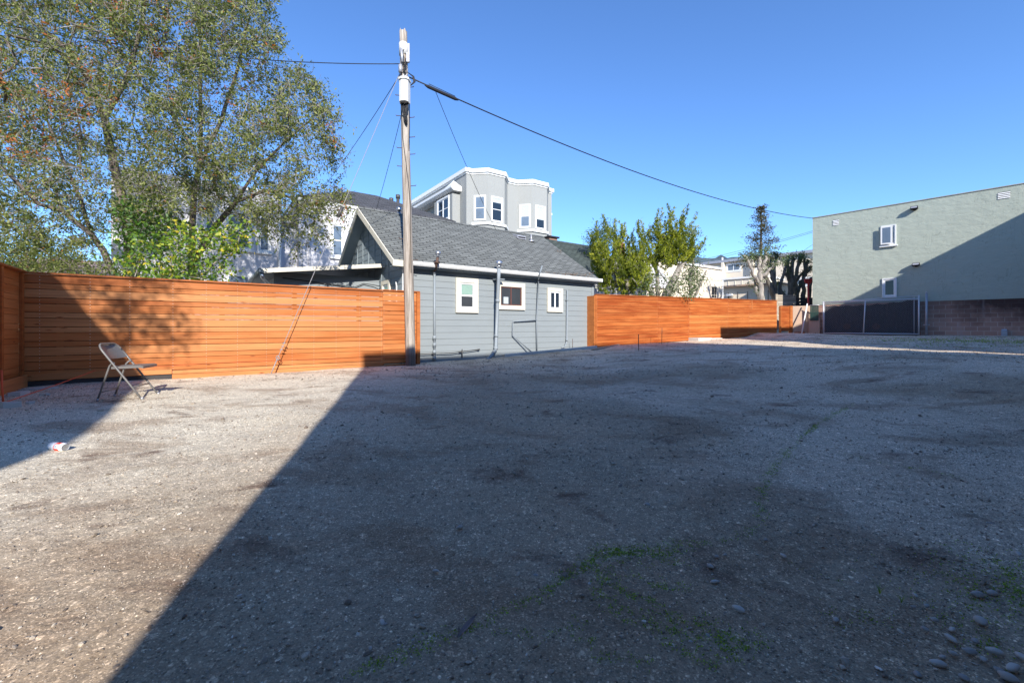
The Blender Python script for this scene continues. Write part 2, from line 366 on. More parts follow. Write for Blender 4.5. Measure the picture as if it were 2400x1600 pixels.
def on_ground(px,py,z0=0.0):                       # where a sight line meets the lot
    Y=1000/(py-766)*(1-z0)
    for _ in range(40):
        z=gh((px-1200)/1000*Y,Y); Y2=1000*(1-z)/(py-766); Y=.6*Y+.4*min(Y2,40)
    return ((px-1200)/1000*Y,Y,gh((px-1200)/1000*Y,Y))
def grid(lo,a,b,hi,st):
    c=list(np.arange(a,b+1e-6,st)); k=st; v=a; L=[]
    while v>lo: k*=1.35; v-=k; L.append(max(v,lo))
    k=st; v=b; R=[]
    while v<hi: k*=1.35; v+=k; R.append(min(v,hi))
    return np.array(L[::-1]+c+R)
gx=grid(-2500,-12,26,2500,.25); gy=grid(-2500,-10,30,2500,.25)
X,Y=np.meshgrid(gx,gy); Z=gh(X,Y); near=(np.abs(X)<30)&(np.abs(Y)<32)
Z=Z+near*(.012*np.sin(X*2.1+Y)*np.sin(Y*1.7-X*.6)+.008*np.sin(X*4.3)*np.sin(Y*3.9+1))
V=np.stack([X.ravel(),Y.ravel(),Z.ravel()],1); nx=len(gx); ny=len(gy)
i=np.arange(nx-1)[None,:]+np.arange(ny-1)[:,None]*nx; F=np.stack([i,i+1,i+1+nx,i+nx],-1).reshape(-1,4)
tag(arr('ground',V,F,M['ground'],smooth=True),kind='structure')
# far wooded hills
hp=[]; 
m_h=plain('far wooded hillside',(.075,.105,.12),.95,.35,.02,0)  # blue haze of distance is mixed into the hillside colour
xs=np.linspace(-1500,2600,160); ys=np.linspace(1500,2300,14)
HX,HY=np.meshgrid(xs,ys)
prof=298+36*np.exp(-((HX-1050)/600)**2)+8*np.sin(HX*.011)-60*np.exp(-((HX+600)/500)**2)
HZ=prof*np.sin(np.clip((HY-1500)/550,0,1)*pi/2)*1.0+6*np.sin(HX*.05+HY*.03)+5*np.sin(HX*.13)+4*rng.standard_normal(HX.shape)
HZ=np.where(HY<1501,-1,HZ)
hv=np.stack([HX.ravel(),HY.ravel(),HZ.ravel()],1); nx=160; i=np.arange(nx-1)[None,:]+np.arange(13)[:,None]*nx
tag(arr('hills',hv,np.stack([i,i+1,i+1+nx,i+nx],-1).reshape(-1,4),m_h),kind='structure')

# ------------------------------------------------------------------ common building parts
TH=atan2(1,1.4); UX=(cos(TH),sin(TH)); UY=(-sin(TH),cos(TH))
def xform(mb,xf):
    ox,oy,a=xf; c,s_=cos(a),sin(a); mb.v=[(ox+x*c-y*s_, oy+x*s_+y*c, z) for x,y,z in mb.v]; return mb
def ring(mb,x0,x1,z0,z1,y0,y1,t,m=0,tb=None):
    tb=tb if tb is not None else t
    mb.box(x0,x1,y0,y1,z1-t,z1,m); mb.box(x0,x1,y0,y1,z0,z0+tb,m); mb.box(x0,x0+t,y0+.002,y1,z0+tb,z1-t,m); mb.box(x1-t,x1,y0+.002,y1,z0+tb,z1-t,m); return mb
def window(root,x0,x1,z0,z1,style='sash',trim=.1,frame=.045,xf=(0,0,0),tm='cream_trim',fm='white_paint',gm='glass',blind=0,bm_='blind',sill=False,tdep=.03,tname='window',split=.5,gm2=None):
    tr=MB(); 
    if trim: ring(tr,x0-trim,x1+trim,z0-trim,z1+trim,-tdep,.01,trim)
    else: ring(tr,x0-.012,x1+.012,z0-.012,z1+.012,-.012,.01,.012)
    if sill: tr.box(x0-trim-.05,x1+trim+.05,-tdep-.05,.0,z0-trim-.07,z0-trim)
    w_=xform(tr,xf).build(tname,M[tm],root)
    fr=ring(MB(),x0,x1,z0,z1,-.02,.02,frame)
    zm=z0+(z1-z0)*split; xm=x0+(x1-x0)*split
    if style=='sash': fr.box(x0+frame,x1-frame,-.018,.02,zm-frame*.5,zm+frame*.5)
    if style=='slider': fr.box(xm-frame*.5,xm+frame*.5,-.018,.02,z0+frame,z1-frame)
    if style=='double':
        fr.box(xm-frame,xm+frame,-.03,.02,z0+frame,z1-frame)
        for a,b in((x0+frame,xm-frame),(xm+frame,x1-frame)): fr.box(a,b,-.018,.02,zm-frame*.4,zm+frame*.4)
    xform(fr,xf).build('frame',M[fm],w_)
    if style=='sash': ps=[(x0+frame,x1-frame,zm+frame*.5,z1-frame),(x0+frame,x1-frame,z0+frame,zm-frame*.5)]
    elif style=='slider': ps=[(x0+frame,xm-frame*.5,z0+frame,z1-frame),(xm+frame*.5,x1-frame,z0+frame,z1-frame)]
    elif style=='double': ps=[(a,b,c,d) for a,b in((x0+frame,xm-frame),(xm+frame,x1-frame)) for c,d in((z0+frame,zm-frame*.4),(zm+frame*.4,z1-frame))]
    else: ps=[(x0+frame,x1-frame,z0+frame,z1-frame)]
    for q,(a,b,c,d) in enumerate(ps):
        xform(MB().box(a,b,-.004,.01,c,d),xf).build('pane',M[gm2 if (gm2 and q==1) else gm],w_)
        if blind and (style!='sash' or q==0 or blind>.5):
            f=min(1,blind*2) if (style=='sash' and q==0) else ((blind-.5)*2 if style=='sash' else blind)
            if f>0: xform(MB().box(a+.01,b-.01,-.008,-.005,d-(d-c)*f+.01,d-.01),xf).build('blind',M[bm_],w_)
    return w_
def lap(mb,x0,x1,z0,z1,step=.178,out=.016,y=0,topfn=None,m=0):       # shiplap courses as real wedges
    z=z0
    while z<z1-1e-4:
        zt=min(z+step,z1); a0,a1=x0,x1
        if topfn: a0,a1=topfn(zt-.001)
        if a1-a0>.02: mb.prism([(y-out,z+.006),(y-out*.55,zt),(y+.03,zt),(y+.03,z+.006)],a0,a1,'x',m,random.random())
        z=zt
    return mb
def roof_slab(mb,x0,x1,y0,z0,y1,z1,th=.07,m=0):
    L=sqrt((y1-y0)**2+(z1-z0)**2); nx_,nz_=-(z1-z0)/L*th*(1 if y1>y0 else -1),-(abs(y1-y0))/L*th
    mb.prism([(y0,z0),(y1,z1),(y1,z1+nz_*1.2),(y0,z0+nz_)],x0,x1,'x',m); return mb

# ------------------------------------------------------------------ grey timber house beside the lot
HO=(-2.88,11.30)
def hx(px): r=(px-1200)/1000; return (18.7/(1.4-r)-11.30)/.5812
def hz(px,py): r=(px-1200)/1000; return 1-(py-766)/1000*18.7/(1.4-r)
house=empty('grey_house',(HO[0],HO[1],0),TH,'small blue grey timber house with shingled gable roof standing between the two orange fences','house')
HL,HW=7.15,5.86; EZ,RZ=2.72,4.78; ry=HW/2; sl=(RZ-EZ)/(ry+.25)
wl=MB(); wl.box(0,HL,.03,.12,-.5,2.64,0); lap(wl,.085,HL-.09,-.05,2.62,.178,.018)
wl.box(HL-.1,HL+.02,-.028,.06,-.4,2.62,0,.4)
wl.build('front_wall',M['siding'],house)
gw=MB()                                                     # gable end facing left: built in its own face frame then turned
def gtop(z):
    if z<EZ: return (-HW+.02,-.06)
    d=(z-EZ)/sl-.25+.05; return (-HW+d,-d)
lap(gw,-HW,0,-.05,RZ-.25,.2,.02,0,gtop)
for k in range(7):
    x=-HW/2+(k-3)*.62; zt=RZ-.22-abs(x+HW/2)*sl
    if zt>2.5: gw.box(x-.03,x+.03,-.03,.0,2.3,zt,0,.5)
xform(gw,(0,0,-pi/2)).build('gable_wall',M['siding_dark'],house)
bw=MB(); bw.box(.02,HL,HW-.1,HW,-.5,2.6); bw.prism([(.06,-.5),(HW-.1,-.5),(HW-.1,2.6),(ry,RZ-.2),(.06,2.6)],HL-.09,HL-.01,'x'); bw.build('rear_walls',M['siding_dark'],house)
rf=MB(); roof_slab(rf,-.35,HL+.05,-.25,EZ,ry,RZ); roof_slab(rf,-.35,HL+.05,HW+.25,EZ,ry,RZ)
# ridge caps laid one over the next give the ridge its stepped line
x=-.35
while x<HL+.04:
    x2=min(x+.2,HL+.05); dz=.018
    rf.prism([(ry-.13,RZ-.13*sl+.012+dz*0),(ry,RZ+.02),(ry+.13,RZ-.13*sl+.012),(ry,RZ-.02)],x,x2,'x'); x=x2
roof=rf.build('roof',M['shingle'],house)
for a,b in(((-.27,EZ),(ry,RZ)),((HW+.27,EZ),(ry,RZ))):
    rk=MB()
    rk.prism([(a[0],a[1]+.0),(b[0],b[1]),(b[0],b[1]-.2),(a[0],a[1]-.15)],-.385,-.352,'x')
    if a[0]<0: rk.box(-.385,-.1,-.285,-.25,EZ-.16,EZ+.0)
    rk.build('rake_board',M['cream_trim'],house)
    rk=MB(); rk.prism([(a[0],a[1]-.02),(b[0],b[1]-.02),(b[0],b[1]-.16),(a[0],a[1]-.13)],HL+.052,HL+.075,'x'); rk.build('rake_board',M['siding_dark'],house)
sf=MB(); sf.prism([(-.24,EZ-.1),(ry,RZ-.1),(ry,RZ-.125),(-.24,EZ-.125)],-.35,.0,'x'); sf.prism([(HW+.24,EZ-.1),(ry,RZ-.1),(ry,RZ-.125),(HW+.24,EZ-.125)],-.35,.0,'x')
sf.box(-.35,HL+.04,-.245,.0,EZ-.155,EZ-.13); sf.build('soffit',M['siding_dark'],house)
g=MB(); g.prism([(-.36,EZ-.01),(-.355,EZ-.075),(-.325,EZ-.115),(-.27,EZ-.125),(-.255,EZ-.12),(-.255,EZ-.005),(-.27,EZ-.005),(-.275,EZ-.1),(-.315,EZ-.095),(-.34,EZ-.06),(-.345,EZ-.01)],-.1,HL+.12,'x')
g.box(HL+.1,HL+.12,-.355,-.26,EZ-.12,EZ-.012); g.build('gutter',M['white_paint'],house)
MB().box(-.03,.085,-.035,.0,-.4,2.6,0).build('corner_board',M['white_paint'],house)
def hw(px0,px1,py0,py1):  # opening from measured edges
    pm=(px0+px1)/2; return hx(px0),hx(px1),hz(pm,py1),hz(pm,py0)
a=hw(1075.9,1109.5,663,722.6); w1=window(house,*a,'sash',xf=(0,-.03,0),trim=.13,frame=.05,tdep=.045,gm='glass',blind=.5,bm_='curtain',gm2='glass_frost'); tag(w1,'small white sash window nearest the pole')
a=hw(1171,1220,672.7,716); w2=window(house,*a,'slider',xf=(0,-.03,0),trim=.13,frame=.035,fm='brown_frame',gm='glass_frost',tdep=.045); tag(w2,'brown framed sliding window behind the big pipe')
MB().box(a[0]+.12,a[0]+.3,-.04,-.035,a[2]+.05,a[2]+.26).build('blind',M['blind'],w2)
a=hw(1286.5,1310.8,683,723.7); w3=window(house,*a,'slider',xf=(0,-.03,0),trim=.11,frame=.05,tdep=.045,gm='glass'); tag(w3,'small white sliding window at the far end')
window(house,-1.45,-1.0,1.35,2.22,'sash',.11,.05,xf=(-.03,0,-pi/2),tdep=.045,gm='glass_blue',blind=.5,bm_='curtain')
def ho(px,py,off):
    r=(px-1200)/1000; Y=(18.7-off*1.7205)/(1.4-r); X=r*Y; return ((X-HO[0])*UX[0]+(Y-HO[1])*UX[1], -off, 1-(py-766)/1000*Y)
def hp(px,py,off=.07):                                      # a point on the front wall, standing off by `off`
    return ho(px,py,off)
def pipe(name,P,r,mat='grey_pipe',couplings=(),n=10):
    mb=MB(); mb.tube(P,r,n)
    for (i,f,h,k) in couplings:
        p=Vector(P[i]).lerp(Vector(P[i+1]),f); d=(Vector(P[i+1])-Vector(P[i])).normalized()
        mb.tube([p-d*h,p+d*h],r*k,n)
    return mb.build(name,M[mat],house)
p0=hp(1018,845,.08); p1=hp(1018.5,637,.08)
vp=pipe('vent_pipe',[p0,p1],.032,couplings=[(0,.03,.05,1.5),(0,.1,.05,1.5),(0,.18,.05,1.4),(0,.26,.05,1.5),(0,.995,.05,1.5)])
MB().tube([p1,ho(1021,630,.2),ho(1023,620,.41),ho(1026,603,.42)],.035,10).tube([ho(1024,617,.42),ho(1024.3,614.5,.42)],.075,12).build('elbow',M['rust'],vp)
MB().tube([ho(1026,603,.42),ho(1026.5,592,.42)],.05,14).tube([ho(1026.5,596,.42),ho(1026.5,591,.42),ho(1026.5,588.5,.42)],[.078,.078,.03],14).build('cap',M['galv'],vp)
q0=ho(1162,818,.12); q1=ho(1169.5,628,.42)
pb=pipe('vent_pipe',[ho(1139,847,.34),ho(1152,833,.22),ho(1160,822,.15),q0,ho(1166.5,700,.30),ho(1168.5,655,.38),q1],.052,couplings=[(0,.3,.05,1.22),(3,.02,.045,1.2),(3,.27,.03,1.18),(3,.96,.05,1.2),(1,.7,.05,1.2)],n=14)
tag(pb,'thick grey vent pipe in front of the brown window')
MB().tube([q1,(q1[0]+.005,-.41,q1[2]+.1)],.062,14).tube([(q1[0]+.005,-.41,q1[2]+.08),(q1[0]+.005,-.41,q1[2]+.19),(q1[0]+.005,-.41,q1[2]+.22)],[.1,.1,.04],16).build('cap',M['galv'],pb)
MB().box(hx(1153),hx(1170),-.30,-.0,hz(1162,655)-.03,hz(1162,655)).build('bracket',M['grey_pipe'],pb)
pipe('conduit',[hp(1258.5,824),hp(1257.5,749),hp(1262,655,.09),ho(1264.5,643,.42),ho(1270.5,623,.43)],.022)
pipe('conduit',[hp(1257.5,750,.08),hp(1202,753,.08),hp(1201.5,786,.08),ho(1247,826,.2)],.02)
pipe('conduit',[hp(1329.5,679),hp(1328.5,800),ho(1324,812,.1),ho(1316,815,.16)],.025,couplings=[(0,.2,.012,1.9),(0,.97,.04,1.5)])
pipe('gas_pipe',[hp(984,829.5,.1),hp(1060,827,.1),hp(1124,818.5,.1)],.013,'bare_pipe',[(0,.4,.04,1.7),(1,.3,.05,1.7),(1,.97,.03,1.6)])
pipe('gas_pipe',[hp(1083,838,.12),hp(1083,818,.12)],.016,'bare_pipe')
def slope_at(px,py):                                        # where a sight line meets the front roof slope, in house coordinates
    best=None
    for k in range(0,640):
        yy=-.25+k*.005; 
        # local -> world for unknown x: solve so that X/Y matches
        r=(px-1200)/1000; x=((HO[0]+UY[0]*yy)-r*(HO[1]+UY[1]*yy))/(r*UX[1]-UX[0])
        Yw=HO[1]+UX[1]*x+UY[1]*yy; z=EZ+(yy+.25)*sl; e=abs(766-(z-1)/Yw*1000-py)
        if best is None or e<best[0]: best=(e,x,yy,z)
    return best[1:]
x,y,z=slope_at(1219,559); vb=MB(); vb.prism([(y-.12,z-.04),(y-.1,z+.09),(y+.25,z+.2),(y+.25,z+.12)],x-.2,x+.2,'x'); vb.box(x-.17,x+.17,y-.125,y-.1,z+.0,z+.05,1); vb.build('roof_vent',[M['galv_matt'],M['black_fabric']],roof)
x,y,z=slope_at(1245,566); MB().tube([(x,y,z-.05),(x,y,z+.28)],.03,10).tube([(x,y,z-.02),(x,y,z+.07)],[.14,.035],12).build('vent_stub',M['galv_matt'],roof)
MB().tube([(1.15,3.35,4.3),(1.15,3.35,5.02)],.06,14).tube([(1.15,3.35,4.98),(1.15,3.35,5.12)],.08,14).build('flue',M['galv'],roof)
# lean-to built against the gable end
ex=MB(); lap(ex,-2.75,-.02,-.05,2.42,.3,.006,1.9); ex.box(-2.75,-.02,1.93,2.0,-.4,2.46); ex.box(-2.75,-2.66,2.0,5.2,-.4,2.34); ex.box(-2.8,-2.72,1.87,1.93,-.3,2.44,0,.8)
ex.build('lean_to_wall',M['siding'],house)
er=MB(); er.add([(-3.08,1.4,2.46),(0,1.4,2.84),(0,5.4,2.84),(-3.08,5.4,2.46),(-3.08,1.4,2.40),(0,1.4,2.78),(0,5.4,2.78),(-3.08,5.4,2.40)],[(0,1,2,3),(7,6,5,4),(0,4,5,1),(3,2,6,7),(0,3,7,4),(1,5,6,2)]); er.build('lean_to_roof',M['siding_dark'],house)
ft=MB(); ft.add([(-3.1,1.37,2.455),(.02,1.37,2.845),(.02,1.37,2.735),(-3.1,1.37,2.345),(-3.1,1.398,2.455),(.02,1.398,2.845),(.02,1.398,2.735),(-3.1,1.398,2.345)],[(0,3,2,1),(4,5,6,7),(0,1,5,4),(3,7,6,2),(0,4,7,3),(1,2,6,5)]); ft.build('lean_to_fascia',M['cream_trim'],house)
gt=MB(); gt.tube([(-3.15,1.36,2.41),(-3.15,5.4,2.41)],.06,10); gt.build('lean_to_gutter',M['siding_dark'],house)
MB().tube([(-3.12,1.45,2.36),(-3.1,1.47,2.24),(-2.95,1.62,2.1),(-2.82,1.82,2.02),(-2.8,1.85,1.2),(-2.8,1.85,.1)],.045,10).build('downspout',M['galv'],house)
MB().tube([(-2.6,1.86,2.3),(-1.6,1.84,2.22),(-.75,1.84,2.15),(-.5,1.84,2.27),(-.2,1.8,2.24),(-.02,1.7,2.2)],.012,6).build('cable',M['black_cable'],house)
MB().tube([(-.05,.35,2.15),(-.09,.3,2.2),(-.1,.22,2.1),(-.1,.22,.6)],.017,8).build('conduit',M['white_paint'],house)

# ------------------------------------------------------------------ orange board fences
def boards(mb,x0,x1,ztop,zbot,rise=0,gap=.007,seed=0,yo=0,tone=(0,1),open_rows=0,open_from=0,dm=2):
    rr=random.Random(seed); z=ztop; k=seed%2
    while z>zbot+.03:
        h=(.14,.089)[k%2]; zb=max(z-h,zbot); j=rr.uniform(-.0018,.0018)
        mb.box(x0+rr.uniform(0,.002),x1-rr.uniform(0,.002),-.010+yo+j,.010+yo+j,zb,z-.0001,0,tone[0]+(tone[1]-tone[0])*rr.random(),.0022,rise)
        z2=zb-gap-rr.uniform(-.0015,.0015); rows=k-seed%2
        a0=x0 if rows>=open_rows else None
        if a0 is None and open_from>x0: mb.box(x0,min(open_from+rr.uniform(-.4,.8),x1),.0135+yo,.02+yo,z2-.012,zb+.012,dm,0,0,rise)
        elif a0 is not None: mb.box(x0,x1,.0135+yo,.02+yo,z2-.012,zb+.012,dm,0,0,rise)  # dark strips behind the boards stand in for shade in the gaps
        z=z2; k+=1
def screws(mb,xs,ztop,zbot,rise=0,yo=-.0115):
    for x in xs:
        z=ztop-.03
        while z>zbot:
            c=[(x+.0055*cos(q*pi/3)+random.uniform(-.003,.003)*0,yo,z+rise*x+.0055*sin(q*pi/3)) for q in range(6)]
            mb.add(c,[(0,1,2,3,4,5)],1); z-=.0573
            
def fx(px): r=(px-1200)/1000; return (18.15/(1.4-r)-7.126)/.5812
f1=empty('board_fence',(-8.17,7.126,0),TH,'long orange cedar board fence behind the folding chair, ending at the wooden pole','fence')
xj=fx(896.5); xe=fx(975)
p=MB(); boards(p,-.022,xj,1.885,.09,0,.0085,2,tone=(.0,1),open_rows=6,open_from=2.6); screws(p,[fx(93),fx(211),fx(304),fx(405),fx(483),fx(556),fx(624),fx(684),fx(735),fx(787),fx(842),xj-.03],1.88,.1); p.build('board_panel',[M['fence_pale'],M['screw'],M['gap']],f1)
p=MB(); boards(p,xj+.002,xe,1.895,.06,0,.008,5,tone=(.0,.8),open_rows=2,open_from=0); screws(p,[xj+.03,fx(948)],1.89,.1); p.build('board_panel',[M['fence_pale'],M['screw'],M['gap']],f1)
p=MB(); p.box(.0,xj,-.05,.07,1.892,1.924,0,.5,.003); p.box(xj+.001,xe+.09,-.05,.07,1.902,1.934,0,.15,.003); p.build('cap_rail',M['fence_post'],f1)
MB().box(xe,xe+.09,-.055,.045,-.1,1.9,0,.7,.004).build('post',M['fence_post'],f1)
for px in(140,330,520,690,842,896):
    x=fx(px); MB().box(x-.045,x+.045,.012,.1,-.2,1.885,0,random.random(),.003).build('post',M['fence_post'],f1)
MB().box(.02,1.95,-.004,.03,-.12,.085,0,.5).build('kick_board',M['dark_board'],f1)
p=MB(); p.box(1.953,xj,-.008,.012,-.04,.083,0,.85,.002); p.box(xj+.002,xe,-.006,.014,-.02,.05,0,.4,.002); p.build('kick_board',M['fence_pale'],f1)
MB().box(.1,1.95,-.032,-.0115,.095,.2,0,.9,.003).build('rail',M['fence_pale'],f1)
# return of the fence towards the viewer
f0=empty('board_fence',(-8.17,7.126,0),TH-pi/2,'short orange board fence at the left edge meeting the long fence at a corner','fence')
def flip(mb): mb.v=[(x,-y,z) for x,y,z in mb.v]; return mb
p=MB(); boards(p,.012,.92,1.9,.10,.008,.004,4,yo=.03,tone=(.2,.9)); flip(p).build('board_panel',[M['fence_pale'],M['screw'],M['gap']],f0)
p=MB(); boards(p,1.03,4.2,1.9,.10,.008,.004,7,yo=.03,tone=(.2,.9)); flip(p).build('board_panel',[M['fence_pale'],M['screw'],M['gap']],f0)
flip(MB().box(.012,.1,-.02,.018,.2,1.9,0,.3,.003)).build('post',M['fence_post'],f0); flip(MB().box(.93,1.02,-.03,.055,-.2,1.915,0,.2,.003)).build('post',M['fence_post'],f0)
flip(MB().box(.0,4.25,-.05,.09,1.905,1.938,0,.2,.003,.008)).build('cap_rail',M['fence_post'],f0)
flip(MB().box(.0,1.45,-.055,-.022,-.01,.2,0,.95,.003)).build('rail',M['fence_pale'],f0)
# far fence stepping up with the ground
f2=empty('board_fence',(2.955,15.07,0),TH,'long red orange board fence on the far side, right of the grey house','fence')
def f2x(px): r=(px-1200)/1000; return (18.15/(1.4-r)-15.07)/.5812
js=[.03]+[f2x(a) for a in(1541.6,1614.5,1705,1755.6,1820)]
for k in range(5):
    p=MB(); boards(p,js[k]+.002,js[k+1]-.001,2.125,.30,.0205,.0075,2,tone=((.0,.6),(0,.7),(.25,1),(.2,.9),(.1,1))[k]); screws(p,[js[k]+.06,js[k+1]-.06],2.12,.45,.0205); p.build('board_panel',[M['fence_red'],M['screw'],M['gap']],f2)
MB().box(0,js[5]+.03,-.04,.06,2.13,2.158,0,.1,.003,.0205).build('cap_rail',M['fence_post'],f2)
MB().box(-.07,.028,-.045,.045,.0,2.12,0,.3,.003).build('post',M['fence_post'],f2)
MB().box(-.11,-.072,-.03,.35,.0,2.1,0,.9,.003).build('post',M['fence_post'],f2)
for k in range(1,6): MB().box(js[k]-.045,js[k]+.045,.012,.1,.1,2.1+.0205*js[k],0,random.random()).build('post',M['fence_post'],f2)
x=f2x(1761); MB().box(x-.02,x+.02,-.03,-.012,2.02+.0205*x-.33,2.11+.0205*x,0,1).build('batten',M['fence_pale'],f2)
# low gate after the fence
g2=empty('wooden_gate',(14.72,23.48,0),TH,'low orange board gate at the far end of the red orange fence','gate')
p=MB(); boards(p,.1,1.22,2.12,.78,0,.006,3,tone=(0,.6)); p.build('board_panel',[M['fence_red'],M['screw'],M['gap']],g2)
MB().box(.0,.09,-.06,.03,.6,2.15,0,.3,.003).build('post',M['fence_post'],g2); MB().box(1.23,1.55,-.06,.03,.6,2.2,0,.5,.003).build('post',M['fence_post'],g2)
MB().box(.1,1.22,-.035,.0,2.125,2.17,0,.2).build('cap_rail',M['fence_post'],g2)
MB().box(1.1,2.0,-.5,-.3,.62,.72,0,.2,.003).build('sill_board',M['fence_post'],g2)

# ------------------------------------------------------------------ green building with block base
TG=atan2(-.762,.648)
gb=empty('green_building',(17.0,24.13,0),TG,'sage green stucco building on a reddish block base at the right, half in shadow','building')
def gxx(px): r=(px-1200)/1000; return (37.515/(r+.85)-24.13)/(-.762)
def gz(px,py): r=(px-1200)/1000; return 1-(py-766)/1000*37.515/(r+.85)
LB=14.0
b=MB(); b.box(0,LB,0,11,2.235,7.14); b.build('upper_wall',M['green_stucco'],gb)
b=MB(); b.box(-.03,LB+.03,-.03,11.03,7.14,7.175); b.build('parapet_cap',plain('weathered coping',(.36,.34,.26),.9,.3,3,.3),gb)
b=MB(); b.box(.012,LB-.01,.02,10.9,.1,2.235); b.build('block_wall',M['cmu'],gb)
a=(gxx(2065+3),gxx(2101-3),gz(2083,573),gz(2083,530)); w_=window(gb,*a,'plain',.045,.06,tm='white_paint',gm='glass_blue',tdep=.05,sill=True); tag(w_,'upper small white casement window')
MB().box(a[0]-.04,a[1]-.08,-.16,-.12,a[2]+.01,a[3]-.01).build('sash',M['white_paint'],w_); MB().box(a[0]+.03,a[1]-.15,-.165,-.161,a[2]+.08,a[3]-.08).build('pane',M['glass_blue'],w_)
a=(gxx(2068+3),gxx(2102-3),gz(2085,694),gz(2085,654)); w_=window(gb,*a,'plain',.05,.07,tm='white_paint',gm='glass',tdep=.05); tag(w_,'lower small white window behind the gate')
for px,py,wd,hh in((1959.5,521.5,.27,.30),(2353.5,457.5,.36,.29)):
    x=gxx(px); z=gz(px,py); v=MB(); v.box(x-wd/2,x+wd/2,-.004,.0,z-hh/2,z+hh/2,1)
    for k in range(4):
        z0=z-hh/2+hh*(k+.08)/4; v.prism([(-.03,z0),(-.006,z0+hh*.15),(-.004,z0+hh*.15),(-.004,z0)],x-wd/2,x+wd/2,'x')
    v.build('wall_vent',[M['white_paint'],M['black_fabric']],gb)
for px,py in((2144,489),(2148,621)):
    x=gxx(px); z=gz(px,py); l=MB(); l.prism([(-.02,z+.07),(-.2,z+.09),(-.27,z-.02),(-.22,z-.07),(-.02,z-.05)],x-.13,x+.13,'x'); l.box(x-.05,x+.05,-.03,.0,z-.09,z+.09)
    fl=l.build('flood_lamp',M['black_fabric'],gb); MB().add([(x-.11,-.203,z+.083),(x+.11,-.203,z+.083),(x+.11,-.272,z-.012),(x-.11,-.272,z-.012)],[(0,1,2,3)]).build('lens',M['galv_matt'],fl)
x=gxx(2354); z=gz(2354,778); MB().box(x-.09,x+.09,-.12,.02,.45,z+.06,0,.5,.01).prism([(-.12,z+.06),(.0,z+.06),(-.02,z+.13),(-.1,z+.13)],x-.08,x+.08,'x').build('meter_box',M['galv_matt'],gb)

# rolling chain link gate parked against the block wall
GA=Vector((17.05,23.36)); GBp=Vector((19.5,20.42)); gd=(GBp-GA); GL=gd.length
cg=empty('chain_link_gate',(GA.x,GA.y,.6),atan2(gd.y,gd.x),'wide chain link gate with dark screen parked against the block wall','gate')
H=1.84; fr=MB()
for z in(.06,H-.1): fr.tube([(0,0,z),(GL,0,z)],.03,8)
fr.tube([(0,0,.0),(0,0,H-.05)],.03,8); fr.tube([(GL-.02,0,.0),(GL-.02,0,H+.08)],.032,8); fr.tube([(GL*.45,0,.06),(GL*.47,0,H-.08)],.03,8)
fr.tube([(0,.0,H-.1),(GL-.02,.0,H+.05)],.02,8); fr.tube([(0.02,.12,0),(.02,.12,H-.05)],.022,8); fr.tube([(GL-.2,.1,.0),(GL-.2,.1,H)],.02,8); fr.tube([(.02,.12,H-.18),(GL-.2,.1,H-.06)],.018,8)
fr.tube([(.0,.12,.06),(GL,.12,.06)],.022,8)
fr.build('frame',plain('pale galvanised tube',(.6,.59,.6),.5,.12,14,0,.2),cg)
ms=MB(); z0,z1=.08,H-.12; hgt=z1-z0; st=.095; n=int((GL+hgt)/st)
for k in range(n+1):
    for sgn in(1,-1):
        a0=k*st-hgt if sgn>0 else k*st; 
        xa,za=(a0,z0); xb,zb=(a0+hgt*sgn,z1)
        def clip(xa,za,xb,zb):
            if abs(xb-xa)<1e-9: return None
            t0,t1=0,1
            for lo,hi in((0,GL),):
                ta=(lo-xa)/(xb-xa); tb=(hi-xa)/(xb-xa)
                if ta>tb: ta,tb=tb,ta
                t0=max(t0,ta); t1=min(t1,tb)
            if t1<=t0: return None
            return (xa+(xb-xa)*t0,za+(zb-za)*t0,xa+(xb-xa)*t1,za+(zb-za)*t1)
        c=clip(xa,za,xb,zb)
        if c: ms.tube([(c[0],-.004*sgn,c[1]),(c[2],-.004*sgn,c[3])],.0045,4,cap=False)
ms.build('mesh',plain('dull mesh wire',(.22,.22,.23),.6,.1,10),cg)
sc=MB(); nxs=24
for k in range(nxs):
    pass
vs=[];fs=[]
for k in range(nxs+1):
    x=GL*k/nxs; zt=H-.28-.07*sin(pi*k/nxs*1.0)-.03*sin(k*1.7)+.17*(k/nxs)**2; vs+= [(x,.16+.02*sin(k*.9),.09),(x,.16+.03*sin(k*1.3),zt)]
for k in range(nxs): fs.append((2*k,2*k+2,2*k+3,2*k+1))
sc.add(vs,fs); sc.build('screen',plain('charcoal woven screen',(.055,.05,.05),.85,.3,3,.2),cg)
MB().box(0,GL,-.1,.04,-.04,.0,0).build('track',M['rust'],cg)
for x in(1.0,2.2):
    b=MB(); b.tube([(x,.13,.42),(x,.155,.42)],.16,14); b.build('patch',M['rust'],cg)
po=empty('gate_post',(19.72,20.3,.58),0,'galvanised steel post at the right end of the chain link gate','post')
MB().tube([(0,0,-.2),(0,0,2.02)],.045,12).build('tube',M['galv_matt'],po); MB().tube([(0,0,2.02),(0,0,2.06),(0,0,2.1)],[.05,.045,.015],12).build('post_cap',M['galv_matt'],po)
MB().box(-.08,.08,-.08,.08,.5,.55).build('bracket',M['galv_matt'],po)

